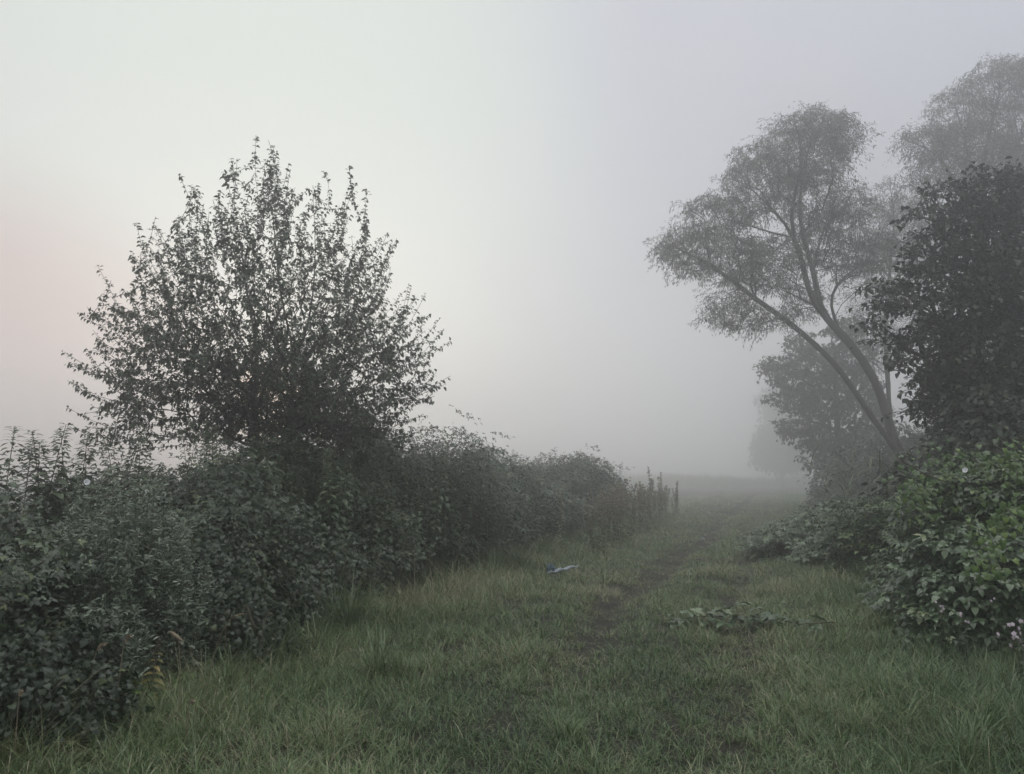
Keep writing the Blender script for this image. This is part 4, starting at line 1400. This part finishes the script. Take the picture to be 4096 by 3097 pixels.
# bramble shoots -----------------------------------------------------------
def shoot(label, pts, nleaf, size, seed, mat='bramble_wet', sp=.04, up=1.0, tint=.5, name='bramble_shoot'):
    g = np.random.default_rng(seed)
    pl = np.array([at(*q) for q in pts])
    t = thing(name, label, 'bramble', pl[0])
    cum = np.concatenate([[0], np.cumsum(np.linalg.norm(np.diff(pl, axis=0), axis=1))])
    tt = np.linspace(0.05, 1, nleaf) * cum[-1]
    P = np.stack([np.interp(tt, cum, pl[:, k_]) for k_ in range(3)], 1) + g.normal(0, sp, (nleaf, 3)) * [1, 1, .6]
    D = rvec(nleaf, g) * [1, 1, .25]
    ml, ms = MB(), MB()
    ml.leaves(BRAMBLE, P, D, np.array([[0, 0, up]]) + .35 * rvec(nleaf, g), size * g.uniform(.6, 1.2, nleaf), np.clip(g.normal(tint, .2, nleaf), 0, .95))
    ml.build('leaves', M[mat], t)
    ms.tube(pl, np.linspace(.007, .003, len(pl)), 6)
    ms.build('cane', M['cane'], t, smooth=True)


shoot('fallen bramble runner with large grey-green leaves lying across the grass', [(836, 622, 8.45), (800, 624, 8.5), (765, 617, 8.75), (730, 617, 8.8), (700, 616, 8.9), (672, 621, 8.9)], 64, .155, 641, 'bramble_pale', sp=.085, tint=.36)
shoot('short fallen bramble runner behind the long one', [(800, 608, 9.9), (780, 606, 10), (755, 607, 10.1)], 8, .09, 642, sp=.05)
shoot('stray bramble shoot arching above the hedge right of the plum tree', [(392, 455, 13.6), (402, 440, 13.6), (412, 434, 13.6), (424, 430, 13.6), (434, 428, 13.6)], 26, .10, 643, 'bramble', .045, .8, .3)
shoot('small upright bramble shoot on the far part of the hedge crest', [(548, 462, 24), (552, 454, 24), (556, 446, 24)], 9, .13, 644, 'bramble', .07, .8, .3)
shoot('bare-tipped bramble shoot sticking out left from the tall bush', [(950, 484, 8.3), (925, 474, 8.2), (905, 463, 8.15), (896, 454, 8.1)], 10, .06, 645, sp=.02, up=.6)
shoot('thin bramble shoot rising from the low spilling bramble', [(823, 530, 13), (815, 518, 13), (809, 510, 13), (808, 504, 13)], 9, .08, 646, sp=.03, up=.6)
shoot('low bramble runner on the grass at the far end of the spilling bramble', [(790, 548, 17), (765, 551, 17.3), (742, 553, 17.4)], 16, .11, 647, sp=.09)
shoot('small sprig on the hedge crest, left part of the far hump', [(432, 450, 16), (440, 442, 16.2), (450, 440, 16.3)], 10, .10, 648, 'bramble', .05, .8, .3)


# reeds ------------------------------------------------------------------
def reed(label, px, py, Y, lean, nl, seed):
    g = np.random.default_rng(seed)
    e = at(px, py, Y)
    b = np.array([e[0] + lean, Y, 0.0])
    t = thing('reed', label, 'reed', b, 'reeds behind the right brambles')
    ts = np.linspace(0, 1, 9)[:, None]
    m_ = np.array([b[0] - lean * .15, Y, e[2] * .7])
    pl = (1 - ts) ** 2 * b + 2 * ts * (1 - ts) * m_ + ts ** 2 * e
    ms = MB()
    ms.tube(pl, np.linspace(.006, .002, 9), 5)
    ms.build('stem', M['sedge'], t)
    for i in range(nl):
        f = .45 + .55 * i / (nl - 1)
        c = np.array([np.interp(f, ts[:, 0], pl[:, k_]) for k_ in range(3)])
        az = (np.pi if i % 2 else 0.15) + g.normal(0, .5)
        ml = MB()
        ml.blades(c[None], np.array([az]), np.array([g.uniform(.28, .46)]), np.array([.024]), np.array([g.uniform(.5, 1.1) if f < .95 else .2]), np.array([g.uniform(.3, .9)]), np.array([g.uniform(.2, .7)]), 5)
        ml.build('leaf', M['sedge'], t)


for i, (px, py, Y, lean, nl, lab) in enumerate([(811, 464, 13.5, .55, 9, 'leaning reed with most leaves, leftmost against the pale mist'), (836, 470, 13.8, .25, 7, 'reed second from the left behind the brambles'), (852, 463, 14, .2, 7, 'upright reed third from the left behind the brambles'),
                                               (868, 466, 13.6, .2, 8, 'reed in the middle of the clump behind the brambles'), (880, 468, 13.2, .25, 8, 'bent reed with pale leaves right of the clump middle'), (826, 480, 12.8, .5, 7, 'low reed bending left over the spilling bramble'),
                                               (893, 466, 14, .1, 7, 'rightmost upright reed of the clump'), (845, 482, 13, .3, 6, 'short reed in front of the clump')]):
    reed(lab, px, py, Y, lean, nl, 660 + i)

# litter -----------------------------------------------------------------
Yb = 13.9
c = at(551, 570, Yb)
c[2] = gz(c[0], c[1]) + .05
n1, n2 = 14, 14
U, V_ = np.meshgrid(np.linspace(-1, 1, n1), np.linspace(0, 1, n2))
lg = np.random.default_rng(71)
X = U * (.072 - .012 * V_) - .01 * V_ + .010 * np.sin(9 * V_ + 4 * U) + lg.normal(0, .004, U.shape)
Zt = V_ * (.135 - .012 * U + .020 * np.sin(6 * U + 1) + .012 * np.sin(15 * U)) + .005
Yf = .03 * np.cos(3 * U) + .018 * np.sin(11 * U + 3 * V_) + .012 * np.sin(13 * V_ - 5 * U)
front = np.stack([X, Yf - .035 * np.sin(np.pi * V_), Zt], -1)
back = np.stack([X * .97, Yf + .05 + .03 * np.sin(np.pi * V_), Zt * .96], -1)
idx = np.arange(n1 * n2).reshape(n2, n1)
q = np.stack([idx[:-1, :-1], idx[:-1, 1:], idx[1:, 1:], idx[1:, :-1]], -1).reshape(-1, 4)
o = n1 * n2
rim = np.concatenate([idx[0, :], idx[1:, -1], idx[-1, -2::-1], idx[-2:0:-1, 0]])
r2 = np.roll(rim, -1)
lb = MB()
lb.add(np.concatenate([front.reshape(-1, 3), back.reshape(-1, 3)]) + c, [q, q[:, ::-1] + o, np.stack([r2, rim, rim + o, r2 + o], 1)])
tag(lb.build('plastic_bag', M['blue'], loc=c, smooth=True), 'crumpled blue plastic bag standing in the grass by the hedge', 'litter')
a, b = at(547, 573, 13.75), at(579, 560.5, 14.2)
a[2], b[2] = gz(a[0], a[1]) + .045, gz(b[0], b[1]) + .085
ts = np.linspace(0, 1, 22)
pl = a + (b - a) * ts[:, None] + np.stack([0 * ts, .02 * np.sin(14 * ts), .012 * np.sin(19 * ts)], 1)
wd = .010 + .026 * np.sin(np.pi * np.clip(ts * 1.05, 0, 1)) ** .8 * (1 + .3 * np.sin(23 * ts))
lw = MB()
lw.tube(pl, wd * .85, 11, rough=.42)
tag(lw.build('plastic_wrapper', M['whiteplastic'], loc=a, smooth=False), 'crumpled white plastic wrapper lying right beside the blue bag', 'litter')
a = at(703, 540, 21.5)
a[2] = gz(a[0], a[1]) + .04
lw = MB()
lw.tube(a + np.array([[-.06, 0, 0], [-.02, .01, .02], [.02, 0, .02], [.06, .02, 0]]), [.006, .028, .024, .006], 7, rough=.25)
tag(lw.build('paper_scrap', M['whiteplastic'], loc=a), 'tiny white scrap lying beside the wheel rut far down the track', 'litter')

# ------------------------------------------------------------------ haze
hz = MB()
x0, x1, y0, y1, z0, z1 = -205, 205, -70, 215, -1.6, 21.5
V = [(x, y, z) for z in (z0, z1) for (x, y) in ((x0, y0), (x1, y0), (x1, y1), (x0, y1))]
hz.add(V, [np.array([[3, 2, 1, 0], [4, 5, 6, 7], [0, 1, 5, 4], [1, 2, 6, 5], [2, 3, 7, 6], [3, 0, 4, 7]])])
hm = bpy.data.materials.new('mist')
hm.use_nodes = True
ht = hm.node_tree
ht.nodes.clear()
ho = ht.nodes.new('ShaderNodeOutputMaterial')
hv = ht.nodes.new('ShaderNodeVolumePrincipled')
hv.inputs['Color'].default_value = (0.995, 0.997, 1.0, 1)
hv.inputs['Density'].default_value = 0.0138
hv.inputs['Anisotropy'].default_value = 0.82
ht.links.new(hv.outputs[0], ho.inputs['Volume'])
h_ = hz.build('haze', hm)
tag(h_, 'pale even morning mist lying over the whole meadow', 'mist', kind='stuff')
